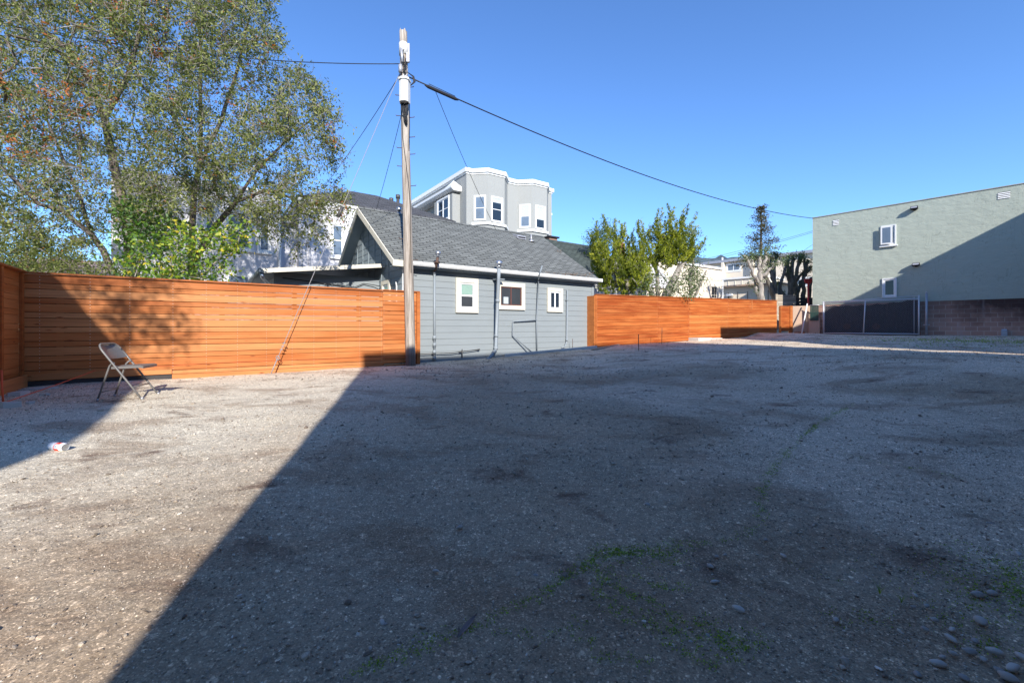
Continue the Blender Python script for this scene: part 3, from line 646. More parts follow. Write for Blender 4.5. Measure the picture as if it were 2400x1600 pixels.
# wall and bits between the fence and the green building
cw=empty('concrete_wall',(15.95,24.6,0),atan2(-.55,1.35),'low tan concrete wall between the wooden gate and the green building','wall')
MB().box(0,1.28,0,.2,.4,2.2,0,.5,.01).build('wall',M['tan_wall'],cw)
tag(MB().tube([(17.3,22.85,.55),(17.02,23.05,2.25)] if False else [(16.02,23.6,.62),(16.62,24.02,2.3)],.035,8).build('leaning_rail',M['white_paint']),'white metal rail leaning on the tan wall beside the chain link gate','rail')
gs=empty('slatted_fence',(17.0,23.6,0),TG,'small panel of dark green slatted chain link beside the parked gate','fence')
p=MB()
for k in range(9): p.box(-.42+k*.045,-.42+k*.045+.038,-.06,-.05,1.35,2.2,0,random.random())
p.build('slats',plain('dark green plastic slats',(.03,.075,.06),.6,.2,5),gs); MB().tube([(-.45,-.07,2.21),(.02,-.07,2.21)],.02,8).build('rail',M['galv_matt'],gs)
MB().box(-.5,.02,-.02,.05,.4,1.5).build('base_wall',M['tan_wall'],gs)
sg=empty('red_post',(17.4,25.0,0),0,'slim red steel post with a cross plate left of the green building','post')
sx,sy=(1894.5-1200)/1000*25.0,25.0; sg.location=(sx,sy,0)
MB().tube([(0,0,.5),(0,0,3.75)],.05,8).build('post',M['red_paint'],sg); MB().prism([(-.22,3.65),(-.1,3.52),(.1,3.52),(.22,3.65),(.22,3.82),(-.22,3.82)],-.02,.02,'y').build('plate',M['red_paint'],sg)
ob=empty('board_fence',(15.3,26.2,0),TH*.2,'old bare grey board fence behind the far end of the orange fence','fence')
ob.location=((1832-1200)/1000*26.0,26.0,0)
p=MB(); boards(p,-.3,.95,2.95,.9,0,.02,1,tone=(.2,1),open_rows=99,open_from=-9); p.build('board_panel',M['old_board'],ob); MB().box(-.4,-.28,-.03,.06,.8,3.0,0,.5).build('post',M['old_board'],ob)
db=empty('board_fence',((1850-1200)/1000*27,27,0),0,'dark slatted fence in front of the pollarded trees','fence')
p=MB()
for k in range(7): p.box(-.6,1.9,0,.02,1.5+k*.2,1.5+k*.2+.15,0)
p.box(1.0,1.5,-.03,-.01,1.6,2.72); p.build('slats',M['dark_board'],db)
for x in(-.55,.5,1.7): MB().box(x,x+.08,.02,.1,.8,2.85).build('post',M['dark_board'],db)
# ------------------------------------------------------------------ buildings behind
wb=empty('white_building',(-9.56,17.70,0),TH,'white stucco two storey building behind the big tree and the lean-to','building')
def wx(px): r=(px-1200)/1000; return (34.34/(1.4-r)-17.70)/.5812
def wz(px,py): r=(px-1200)/1000; return 1-(py-766)/1000*34.34/(1.4-r)
b=MB(); b.box(-5.2,-.0,0,7,-.2,6.42); b.box(.66,6.2,0,7,-.2,6.36); b.box(-.0,.66,.5,6.5,-.2,5.6); b.build('wall',M['white_stucco'],wb)
b=MB(); b.box(-5.25,.05,-.06,7.05,6.42,6.55); b.box(.6,6.25,-.06,7.05,6.36,6.48); b.build('parapet',M['white_paint'],wb)
b=MB(); roof_slab(b,-.02,.68,.3,5.4,3.5,6.4); b.build('recess_roof',M['shingle_dark'],wb)
for q in((481,505,474,544),(532,586,497,581),(608,631,507,588),(779,803,527,600)):
    pm=(q[0]+q[1])/2; window(wb,wx(q[0]),wx(q[1]),wz(pm,q[3]),wz(pm,q[2]),'sash',.07,.05,gm='glass_blue',tm='white_paint',sill=True,tdep=.05,blind=.0)
window(wb,wx(532),wx(584),wz(558,700),wz(558,645),'sash',.07,.05,gm='glass_blue',tm='white_paint')
MB().tube([(-.08,-.07,.2),(-.08,-.07,7.4)],.05,8).build('downspout',M['white_paint'],wb)
MB().box(1.02,1.1,-.06,.0,2.2,4.9).box(.75,.8,-.04,0,2.2,4.9).build('conduit',M['galv_matt'],wb)
MB().box(-5.2,0,-.008,.0,2.62,2.635).build('joint',M['grey_stucco'],wb)
# dark hip roof house
hb=empty('hip_roof_house',(-8.28,24.0,0),TH,'house with dark grey hipped shingle roof showing behind the small house','house')
MB().box(-3.4,3.4,-2.8,2.8,-.2,6.9).build('wall',M['grey_stucco'],hb)
MB().add([(-4,-3.3,6.85),(4,-3.3,6.85),(4,3.3,6.85),(-4,3.3,6.85),(-.7,0,8.5),(.7,0,8.5),(-4,-3.3,6.7),(4,-3.3,6.7),(4,3.3,6.7),(-4,3.3,6.7)],[(0,1,5,4),(1,2,5),(2,3,4,5),(3,0,4),(6,7,1,0),(7,8,2,1),(8,9,3,2),(9,6,0,3),(9,8,7,6)]).build('roof',M['shingle_dark'],hb)
# grey bay fronted building
bb=empty('grey_bay_building',(-2.78,26.0,0),TH,'tall light grey stucco building with two bays and white cornice behind the shingled roof','building')
def bays_outline(off=0.0,back=12.0):
    P=[(0-off,0-off)]
    for a in(.4,3.87):
        P+=[(a-off*.4,-off),(a+.7-off*.4,-.7-off),(a+1.95+off*.4,-.7-off),(a+2.65+off*.4,-off)]
    P+=[(6.84+off,-off),(6.84+off,back),(0-off,back)]
    return P
b=MB(); P=bays_outline(); b.prism(P,-.2,10.34,'z'); b.box(-.536,0,.81,3.37,-.2,9.25); b.build('wall',M['grey_stucco'],bb)
b=MB(); P=bays_outline(.12); b.prism(P,10.44,10.68,'z'); P=bays_outline(.04); b.prism(P,10.34,10.44,'z'); b.build('cornice',M['white_paint'],bb)
b=MB(); b.prism([(-.70,9.52),(-.72,9.56),(-.72,9.68),(-.0,9.68),(-.0,9.4),(-.55,9.4)],.6,9.5,'y'); b.add([(-.72,.6,9.68),(.02,.6,9.68),(.02,1.5,9.68),(-.72,1.5,9.68),(-.35,1.0,10.12)],[(0,1,4),(1,2,4),(2,3,4),(3,0,4)]); b.build('side_cornice',M['white_paint'],bb)
window(bb,1.25,2.75,7.85,9.15,'double',.1,.06,xf=(-.536,4.05,-pi/2),tm='white_paint',gm='glass',sill=True,tdep=.05)
window(bb,.3,1.0,7.75,8.9,'sash',.1,.06,xf=(0,6.6,-pi/2),tm='white_paint',gm='glass',tdep=.05)
for a,zt in((.4,9.0),(3.87,9.02)):
    window(bb,.2,.8,zt-1.42,zt-.02,'sash',.075,.04,xf=(a,0,-pi/4),tm='white_paint',gm='glass_blue',blind=.5 if a>1 else 0,tdep=.05,bm_='blind')
    window(bb,.3,1.02,zt-1.45,zt-.03,'sash',.075,.04,xf=(a+.7,-.7,0),tm='white_paint',gm='glass',blind=.2 if a<1 else .6,tdep=.05,bm_='blind')
    b=MB(); b.prism([(a-.05,.02),(a-.05,-.06),(a+.66,-.8),(a+2.0,-.8),(a+2.7,-.06),(a+2.7,.02)],zt-1.75,zt-1.6,'z'); b.build('bay_sill',M['white_paint'],bb)
MB().tube([(.45,-.02,6),(.45,-.02,10.3)],.03,6).build('drip_pipe',M['grey_stucco'],bb)
d=MB(); d.tube([(3.3,.8,10.6),(3.35,.8,11.2)],.03,6); d.tube([(3.3,.75,11.15),(3.42,.62,11.22)],[.05,.16],10); d.build('roof_aerial',M['white_paint'],bb)
for y,zt in((5.6,10.05),(6.9,10.15)): MB().tube([(-2.2,y,5.5),(-2.2,y,zt)],.11,10).tube([(-2.2,y,zt-.25),(-2.2,y,zt)],.15,10).build('flue',M['bare_pipe'],bb)
MB().box(6.84,7.15,.3,1.2,8.95,9.1).build('ledge',M['white_paint'],bb)
# green roofed house
gr=empty('green_roof_house',(1.15,23.0,0),TH,'house with dark green shingled gable roof behind the right end of the grey house','house')
b=MB(); b.prism([(-2.9,-.2),(2.9,-.2),(2.9,3.6),(0,5.6),(-2.9,3.6)],.1,4.6,'x'); b.build('wall',M['white_stucco'],gr)
b=MB(); roof_slab(b,-.2,4.85,-3.3,3.45,0,5.85); roof_slab(b,-.2,4.85,3.3,3.45,0,5.85); b.build('roof',M['shingle_green'],gr)
for sg_ in(-1,1): MB().prism([(sg_*3.3,3.42),(0,5.84),(0,5.62),(sg_*3.3,3.2)],4.86,4.93,'x').build('rake_board',M['white_paint'],gr)
b=MB(); b.box(2.0,2.6,1.0,1.5,5.0,6.25,0); b.box(1.9,2.7,.9,1.6,6.25,6.33,1); b.build('chimney',[plain('brown brick',(.28,.16,.12),.9,.3,20,.3),M['black_fabric']],gr)
x=2.9; MB().box(x,x+.35,-1.75,-1.4,4.62,4.75).build('skylight',M['white_paint'],gr)
b=MB(); b.prism([(4.0,3.4),(5.6,4.55),(7.2,3.4),(7.2,3.2),(4.0,3.2)],-3.4,-.5,'y'); b.build('cross_gable',M['white_stucco'],gr)
b=MB(); b.prism([(3.8,3.35),(5.6,4.72),(7.4,3.35),(7.4,3.2),(5.6,4.56),(3.8,3.2)],-3.5,-.5,'y'); b.build('cross_roof',M['white_paint'],gr)
# brown roofed house far left
br=empty('brown_roof_house',(-19,17.0,0),TH-.15,'low house with pinkish brown roof glimpsed through the foliage at the far left','house')
b=MB(); b.prism([(-3,-.2),(3,-.2),(3,2.4),(0,3.5),(-3,2.4)],0,10.5,'x'); b.build('wall',M['tan_wall'],br)
b=MB(); roof_slab(b,-.3,10.8,-3.4,2.35,0,3.75); roof_slab(b,-.3,10.8,3.4,2.35,0,3.75); b.build('roof',M['shingle_brown'],br)
# cream board building behind the junipers
pbx=empty('cream_board_building',(6.35,22.68,0),TH,'cream board and batten building behind the junipers, its end brightly sunlit','building')
def cx(px): r=(px-1200)/1000; return (25.4/(1.4-r)-22.68)/.5812
def cz(px,py): r=(px-1200)/1000; return 1-(py-766)/1000*25.4/(1.4-r)
L=cx(1693); b=MB(); b.box(0,L,0,3.2,.1,4.72); x=.2
while x<L: b.box(x-.02,x+.02,-.02,0,.3,4.7); x+=.42
b.box(0,L,-.015,.0,3.02,3.06); b.build('wall',M['pale_board'],pbx)
b=MB(); b.box(-.1,L+.08,-.1,3.3,4.72,4.86); b.build('roof_edge',M['white_paint'],pbx)
a=(cx(1667),cx(1678),cz(1672,698),cz(1672,672)); w_=window(pbx,*a,'plain',.06,.04,tm='pale_board',fm='bare_pipe',gm='glass')
b=MB(); 
for k in range(5): x=a[0]+(a[1]-a[0])*(k+.5)/5; b.box(x-.01,x+.01,-.06,-.045,a[2],a[3])
b.build('bars',M['bare_pipe'],w_)
MB().box(L-.1,L+.02,-.06,.0,.3,4.7).build('corner_board',M['white_paint'],pbx)
b=MB(); x=cx(1637); b.box(x,x+.1,-.05,0,.3,2.9); b.build('downspout',M['bare_pipe'],pbx)
b=MB(); b.box(.5,.95,1.2,1.65,4.5,5.75,0); b.build('chimney',plain('red brick',(.33,.11,.07),.9,.3,20,.3),pbx)
# beige two storey building facing left
TG2=TG
bg_=empty('beige_building',(23.1,42.0,0),TG2,'beige two storey building with flat roof behind the pollarded trees','building')
def ex_(px,c,y0): r=(px-1200)/1000; return (c/(r+.85)-y0)/(-.762)
x0=ex_(1640,58.8,42); x1=ex_(1960,58.8,42)
b=MB(); b.box(x0,x1,0,10,-.2,7.55); b.build('wall',M['beige_board'],bg_)
b=MB(); b.box(x0-.2,x1,-.35,10.2,7.55,7.8); b.build('roof_edge',M['galv_matt'],bg_)
def ez_(px,py,c): r=(px-1200)/1000; return 1-(py-766)/1000*c/(r+.85)
for q,st_ in(((1704.5,1734,619.5,634.5),'slider'),((1760,1779,615,630),'slider'),((1862,1876,654,669),'plain'),((1884,1898,652,668),'plain')):
    pm=(q[0]+q[1])/2; window(bg_,ex_(q[0],58.8,42),ex_(q[1],58.8,42),ez_(pm,q[3],58.8),ez_(pm,q[2],58.8),st_,.12,.07,tm='white_paint',gm='glass_blue')
b=MB(); b.tube([(ex_(1694,58.8,42),-.1,1),(ex_(1694,58.8,42),-.1,8.1)],.08,6); b.build('downspout',M['white_paint'],bg_)
for px in(1697,1766): b=MB(); x=ex_(px,58.8,42); b.box(x-.12,x+.12,-.4,0,1,7.55); b.build('pillar',M['beige_board'],bg_)
bc=empty('beige_balcony_wing',((1750-1200)/1000*35.6,35.6,0),TG2,'cream panelled balcony wing in front of the beige building','building')
def bx_(px): return ex_(px,50.0,35.6)
b=MB(); b.box(bx_(1688),bx_(1800),0,4,.2,5.05); x=bx_(1688)+.3
while x<bx_(1800): b.box(x-.03,x+.03,-.03,0,3.4,5.0); x+=.55
b.build('wall',M['pale_board'],bc); MB().box(bx_(1686),bx_(1802),-.12,4.1,5.05,5.2).build('cap',M['white_paint'],bc)
bh=empty('beige_garage',((1750-1200)/1000*33,33,0),TG2,'low tan boarded garage behind the orange fence, partly in shade','building')
def by_(px): return ex_(px,46.2,33)
xa,xb=by_(1692),by_(1830); b=MB(); b.box(xa,xb,0,1.9,.2,4.15); x=xa+.5
while x<xb: b.box(x-.02,x+.02,-.025,0,.4,3.75,1); x+=.72
b.box(xa,xb,-.04,.0,3.75,4.15); b.build('wall',[M['beige_board'],M['dark_line']],bh)
MB().box(xa-.1,xb+.1,-.45,2.0,4.15,4.27).build('roof_edge',M['tan_wall'],bh)
b=MB(); b.box(by_(1706),by_(1718),-.3,.0,3.45,3.62); b.build('wall_lamp',M['white_paint'],bh)

# ------------------------------------------------------------------ unseen neighbours behind the camera that cast the big shadows
def unseen(name,loc,L,D,H,label,x0=0):
    r=empty(name,loc,TH,label,'building'); MB().box(x0,L,-D,0,-.3,H-.25).build('wall',M['grey_stucco'],r); MB().box(x0-.0,L,-D,0,H-.25,H).build('parapet',M['white_paint'],r)
    for k in range(4):
        if L>6: window(r,L*(k+.5)/4-.6,L*(k+.5)/4+.6,3.6,5,'sash',.08,.05,xf=(L,0,pi),tm='white_paint')
    return r
unseen('flat_roof_building',(.018,-3.14,0),12.5,9,8.0,'large flat roofed building behind the viewer that shades most of the lot')
unseen('flat_roof_building',(13.36,6.4,0),14.3,9,8.63,'taller flat roofed building out of view to the right, shading the green wall')
r=empty('flat_roof_building',(-6.1,.35,0),TH,'flat roofed building out of view to the left that shades the fence corner','building'); MB().box(-9,0,-9,0,-.3,5.8).build('wall',M['grey_stucco'],r); MB().box(-9,0,-9,0,5.8,6.0).build('parapet',M['white_paint'],r)

# ------------------------------------------------------------------ utility pole
PB=Vector((-2.58,10.9,0)); PT=Vector((-2.78,10.9,8.53))
pole=empty('utility_pole',PB,0,'tall weathered wooden utility pole with a white box, beside the orange fence end','utility pole')
n=34; P=[]; R=[]
for k in range(n):
    f=k/(n-1); P.append((PT.x-PB.x)*f); 
mb=MB(); mb.tube([((PT.x-PB.x)*k/(n-1),0,-.3+8.83*k/(n-1)) for k in range(n)],[.128-.034*k/(n-1) for k in range(n)],20)
for i in range(len(mb.v)):
    x,y,z=mb.v[i]; f=z/8.53; cxp=(PT.x-PB.x)*f; a=atan2(y,x-cxp); k=1+.03*sin(7*a+2*z*.3)+.02*sin(13*a+z)
    if z>8.3: k*=1; z+=.05*sin(5*a)*1
    mb.v[i]=(cxp+(x-cxp)*k,y*k,z)
mb.build('shaft',M['pole'],pole)
def pp(py,dx=0,dy=0): z=1-(py-766)/1000*10.9; return Vector(((PT.x-PB.x)*z/8.53+dx,dy,z))
b=MB(); c=pp(119); b.tube([pp(131,0,0),pp(103,0,0)],.112,20); b.build('marker_band',M['cabinet'],pole)
# cabinet
b=MB(); z0=pp(251).z; z1=pp(200).z; xc=pp(226).x+.045
b.prism([(xc-.13,-.13),(xc-.11,-.28),(xc-.04,-.33),(xc+.05,-.33),(xc+.11,-.28),(xc+.13,-.13)],z0,z1,'z'); b.prism([(xc-.15,-.12),(xc-.13,-.3),(xc-.05,-.355),(xc+.06,-.355),(xc+.13,-.3),(xc+.15,-.12)],z1-.02,z1+.03,'z')
b.build('cabinet',M['cabinet'],pole)
b=MB(); b.box(xc-.05,xc+.05,-.14,-.1,z0-.2,z1+.2); b.build('bracket',M['galv_matt'],pole)
b=MB(); rr=random.Random(3)
for k in range(16):
    xs=xc+rr.uniform(-.09,.09); L_=rr.uniform(.15,.45); b.tube([(xs,-.2,z0+.02),(xs*.7+xc*.3+rr.uniform(-.03,.03),-.19,z0-L_*.5),(xc+rr.uniform(-.03,.06),-.15,z0-L_),(xc+rr.uniform(.0,.05),-.13,z0-L_-.1)],.011,5)
b.build('cable_bundle',M['black_cable'],pole)
b=MB()
for k in range(22):
    za=pp(rr.uniform(120,190)).z; zb=za-rr.uniform(.15,.5); xa=pp(150).x+rr.uniform(-.09,.1); b.tube([(xa,-.11,za),(xa+rr.uniform(-.06,.08),-.15,(za+zb)/2),(xa+rr.uniform(-.05,.06),-.12,zb)],rr.uniform(.006,.014),5)
for k in range(5):
    a=rr.uniform(.12,.2); c=pp(185,.1,-.08); b.tube([c+Vector((0,0,.12)),c+Vector((a,-.02,.0)),c+Vector((a*1.2,-.02,-.14)),c+Vector((a*.5,0,-.22)),c+Vector((-.02,0,-.1))],.008,5)
b.build('cable_coil',M['black_cable'],pole)
b=MB(); c=pp(130,.13); b.box(c.x+.0,c.x+.04,-.10,-.05,pp(150).z,pp(108).z); b.box(c.x-.03,c.x+.03,-.13,-.06,pp(152).z,pp(130).z); b.tube([(pp(135).x-.03,-.14,pp(122).z),(pp(150).x,-.15,pp(155).z)],.035,8); b.tube([(pp(170).x-.06,-.13,pp(160).z),(pp(170).x-.06,-.13,pp(177).z)],.05,8)
b.build('bracket',M['galv_matt'],pole)
# climbing steps
for px_,py in((-1,224),(-1,272),(-1,347),(-1,390),(1,276),(1,322),(1,362),(1,436),(1,205),(-1,560),(1,610)):
    c=pp(py); r0=.1; s=px_; MB().tube([(c.x+s*r0,0,c.z),(c.x+s*(r0+.13),0,c.z+.01),(c.x+s*(r0+.135),0,c.z+.03)],.009,6).build('step',M['rust'],pole)
b=MB(); b.tube([pp(240,.13,-.05),pp(300,.12,-.06),pp(356,.085,-.05)],.011,6); b.tube([pp(200,-.1,-.04),pp(330,-.04,-.12),pp(420,.06,-.12),pp(480,.1,-.08),pp(640,.08,-.1)],.008,6); b.tube([pp(560,-.12,.02),pp(700,-.14,.05)],.012,6)
b.build('riser_cable',M['black_cable'],pole)
b=MB()
for py in(676,690,722,760,800): c=pp(py,-.11,-.05); b.tube([c,c+Vector((-.012,-.006,0))],.012,6)
b.build('bolt',M['rust'],pole)

def wire(name,A,B,sag,r,mat,label,cat='cable',n=40,group=None):
    A=Vector(A);B=Vector(B); P=[]
    for k in range(n+1):
        f=k/n; p=A.lerp(B,f); p.z-=sag*4*f*(1-f); P.append(p)
    o=MB().tube(P,r,6).build(name,M[mat]); return tag(o,label,cat,group)
W0=Vector((-2.62,10.85,1+.585*10.85)); GC=Vector((17.0,24.1,7.13))
wire('overhead_cable',W0,GC,.62,.016,'black_cable','thick black cable sagging from the pole to the corner of the green building')
# splice case hangs on the cable
Ps=[]
for f in(.018,.022,.055,.059):
    p=W0.lerp(GC,f); p.z-=.62*4*f*(1-f)+.02; Ps.append(p)
s=empty('splice_case',Ps[1],0,'dark splice case hanging on the thick cable just right of the pole','splice case')
MB().tube([p-Ps[1] for p in Ps],[.016,.045,.045,.016],10).build('case',M['black_fabric'],s)
MB().tube([Ps[1]-Ps[1]+Vector((.02,0,.07)),Ps[2]-Ps[1]+Vector((0,0,.065))],.008,6).build('strand',M['black_cable'],s)
wire('overhead_cable',pp(150,-.1)+PB,(-13.3,9.6,8.2),.35,.010,'black_cable','thin black cable running from the pole leftwards through the tree top')
wire('drop_wire',(-2.75,10.85,1+.605*10.85),(-8.2,17.9,6.5),.15,.009,'black_cable','black drop wire falling from the pole top behind the white building')
wire('drop_wire',pp(270,-.1)+PB,tuple(Vector((HO[0]+UX[0]*.35+UY[0]*3.3,HO[1]+UX[1]*.35+UY[1]*3.3,4.9))),.08,.007,'black_cable','black drop wire from the middle of the pole to the ridge of the grey house')
A=W0.lerp(GC,.03); A.z-=.1
wire('drop_wire',A,(-.6,15.9,4.62),.12,.008,'black_cable','thin black wire dropping from the cable splice to the shingled roof')
gy_=Vector((-5.12,9.06,gh(-5.12,9.06))); gt_=pp(165,-.08)+PB
wire('guy_wire',gy_,gt_,.0,.007,'steel_wire','pale steel guy wire from the ground by the fence up to the pole top','wire')
gi=empty('guy_anchor',gy_,0,'rusty guy anchor rod with ring and clamps at the foot of the fence','anchor')
d=(gt_-gy_).normalized(); b=MB(); b.tube([d*-.05,d*.32],.012,6); 
for k in range(3): c=d*(.55+k*.07); b.tube([c-Vector((.03,0,0)),c+Vector((.03,0,0))],.012,6)
b.build('rod',M['steel_wire'],gi); rg=MB(); c=d*.36
rg.tube([c+Vector((cos(a)*.035,0,sin(a)*.045)) for a in np.linspace(0,2*pi,13)],.009,6); rg.build('ring',M['steel_wire'],gi)
b=MB(); c=d*3.95; b.tube([c-d*.13,c+d*.13],.04,8); b.build('strain_insulator',M['bare_pipe'],gi)
for k,(a,b_,l) in enumerate((((-2.0,30,5.9),(31,42,12.0),'upper distant wire in front of the hazy hill'),((-2.0,30,5.3),(31,42,11.3),'lower distant wire in front of the hazy hill'))):
    A=pt(1600,618+6*k,30); B=pt(1925,535+3*k,30); wire('distant_wire',A,B,.12,.012,'black_cable',l)
wire('distant_wire',pt(1880,590,30),pt(1912,568,30),.0,.01,'black_cable','short distant wire beside the corner of the green building')

# ------------------------------------------------------------------ folding chair
def chair():
    ch=empty('folding_chair',(-5.385,6.02,gh(-5.38,6.0)+.005),radians(17),'grey metal folding chair standing alone on the gravel in front of the orange fence','chair')
    mt=plain('grey enamelled steel',(.15,.142,.135),.38,.1,7,.03,0,.5); w_=.225
    def X_(z): return .235-(z/.76)*.50
    P=[(X_(0),-w_,.0)]
    P+=[(X_(z),-w_,z) for z in(.2,.4,.55,.66)]; 
    for a in(0,20,40,60,80): an=radians(a); P.append((X_(.66+.105*sin(an)),-w_+.105*(1-cos(an)),.66+.105*sin(an)))
    Q=[(x,-y,z) for x,y,z in P][::-1]
    f=MB().tube(P+Q,.0125,10); f.tube([(X_(.17),-w_,.17),(X_(.17),w_,.17)],.009,8); f.build('back_frame',mt,ch)
    for s in(-1,1):
        l=MB().tube([(-.275,s*(w_-.03),.0),(-.19,s*(w_-.03),.3),(-.155,s*(w_-.03),.42),(-.14,s*(w_-.028),.465),(-.115,s*(w_-.025),.495),(X_(.49)+.005,s*(w_-.012),.505)],.0115,10); l.build('leg',mt,ch)
    MB().tube([(-.245,-w_+.03,.11),(-.245,w_-.03,.11)],.008,8).build('stretcher',mt,ch)
    for x,s in((X_(0),-w_),(X_(0),w_),(-.275,w_-.03),(-.275,-w_+.03)): MB().tube([(x,s,-.004),(x+.003,s,.03)],.0165,10).build('foot_cap',M['galv_matt'],ch)
    # seat: rounded tray, slightly dished
    V=[];F=[];n=12
    def outline(u):
        hw_=.195-.02*(u**2)+.0; return hw_
    for i in range(n+1):
        u=i/n; x=-.165+.40*u; hw_=.19*(1-.5*max(0,(.12-u)/.12)**2)
        for j in range(n+1):
            v=-1+2*j/n; y=hw_*v; z=.452-.012*(1-v*v)*sin(pi*u)-.012*(u>.96)+.012*(1-u)*0; V.append((x,y,z+.012*u))
    for i in range(n):
        for j in range(n): a=i*(n+1)+j; F.append((a,a+n+1,a+n+2,a+1))
    st_=MB().add(V,F,0,.5,True); b0=len(V)
    edge=[i*(n+1) for i in range(n+1)]+[n*(n+1)+j for j in range(1,n+1)]+[i*(n+1)+n for i in range(n-1,-1,-1)]+[j for j in range(n-1,0,-1)]
    rim=[V[e] for e in edge]; low=[(x,y,z-.032) for x,y,z in rim]; m_=len(rim); st_.add(rim+low,[(k,(k+1)%m_,(k+1)%m_+m_,k+m_) for k in range(m_)],0,.5,False); st_.add([ (x,y,z-.03) for x,y,z in V],[f_[::-1] for f_ in F])
    st_.build('seat',mt,ch,fix=False)
    # backrest: curved sheet between the tubes
    V=[];F=[]; n=14
    for i in range(9):
        z=.565+.19*i/8; 
        for j in range(n+1):
            v=-1+2*j/n; lim=w_-.008
            if z>.66: lim=w_-.008-.105*(1-sqrt(max(0,1-((z-.66)/.105)**2)))
            V.append((X_(z)-.03*(1-v*v)+.0,lim*v*.985,z-(.012*(1-v*v) if i==0 else 0)))
    for i in range(8):
        for j in range(n): a=i*(n+1)+j; F.append((a,a+1,a+n+2,a+n+1))
    bk=MB().add(V,F,0,.5,True); bk.add([(x-.006,y,z) for x,y,z in V],[f_[::-1] for f_ in F],0,.5,True); bk.build('backrest',mt,ch,fix=False)
    return ch
chair()
# ------------------------------------------------------------------ can on the ground
def m_can():
    t=NT('white can with red label'); sep=t.n('SeparateXYZ'); t.l(t.tc.outputs['Object'],sep.inputs[0]); x=sep.outputs[0]; z=sep.outputs[2]
    band=t.math('MULTIPLY',t.math('GREATER_THAN',x,.0),t.math('LESS_THAN',x,.052)); inner=t.math('MULTIPLY',t.math('GREATER_THAN',x,.008),t.math('LESS_THAN',x,.06)); zz=t.math('MULTIPLY',t.math('GREATER_THAN',z,-.006),t.math('LESS_THAN',z,.026))
    wh=t.math('MULTIPLY',inner,zz); f=t.math('MULTIPLY',band,t.math('SUBTRACT',1,wh))
    v=t.math('MULTIPLY',t.math('MULTIPLY',t.math('GREATER_THAN',x,.014),t.math('LESS_THAN',x,.036)),t.math('MULTIPLY',t.math('GREATER_THAN',z,.0),t.math('LESS_THAN',z,.02)))
    col=t.mix(f,(.74,.76,.80),(.72,.05,.02)); col=t.mix(v,col,(.36,.39,.42)); return t.fin(col,.35,None,.5)
cn=empty('drink_can',(-3.66,3.44,gh(-3.66,3.44)+.036),radians(-14),'white tall can with red band lying on its side on the sunlit gravel','can')
mb=MB(); pr=[(-.083,.020),(-.08,.026),(-.068,.033),(.068,.033),(.078,.0275),(.083,.0265)]
mb.tube([(a,0,0) for a,_ in pr],[r for _,r in pr],20,cap=False); mb.build('body',m_can(),cn)
MB().tube([(-.0825,0,0),(-.0815,0,0)],.02,16).build('base',M['galv'],cn)
MB().tube([(.078,0,0),(.0785,0,0)],.0255,18).build('lid',M['galv'],cn)
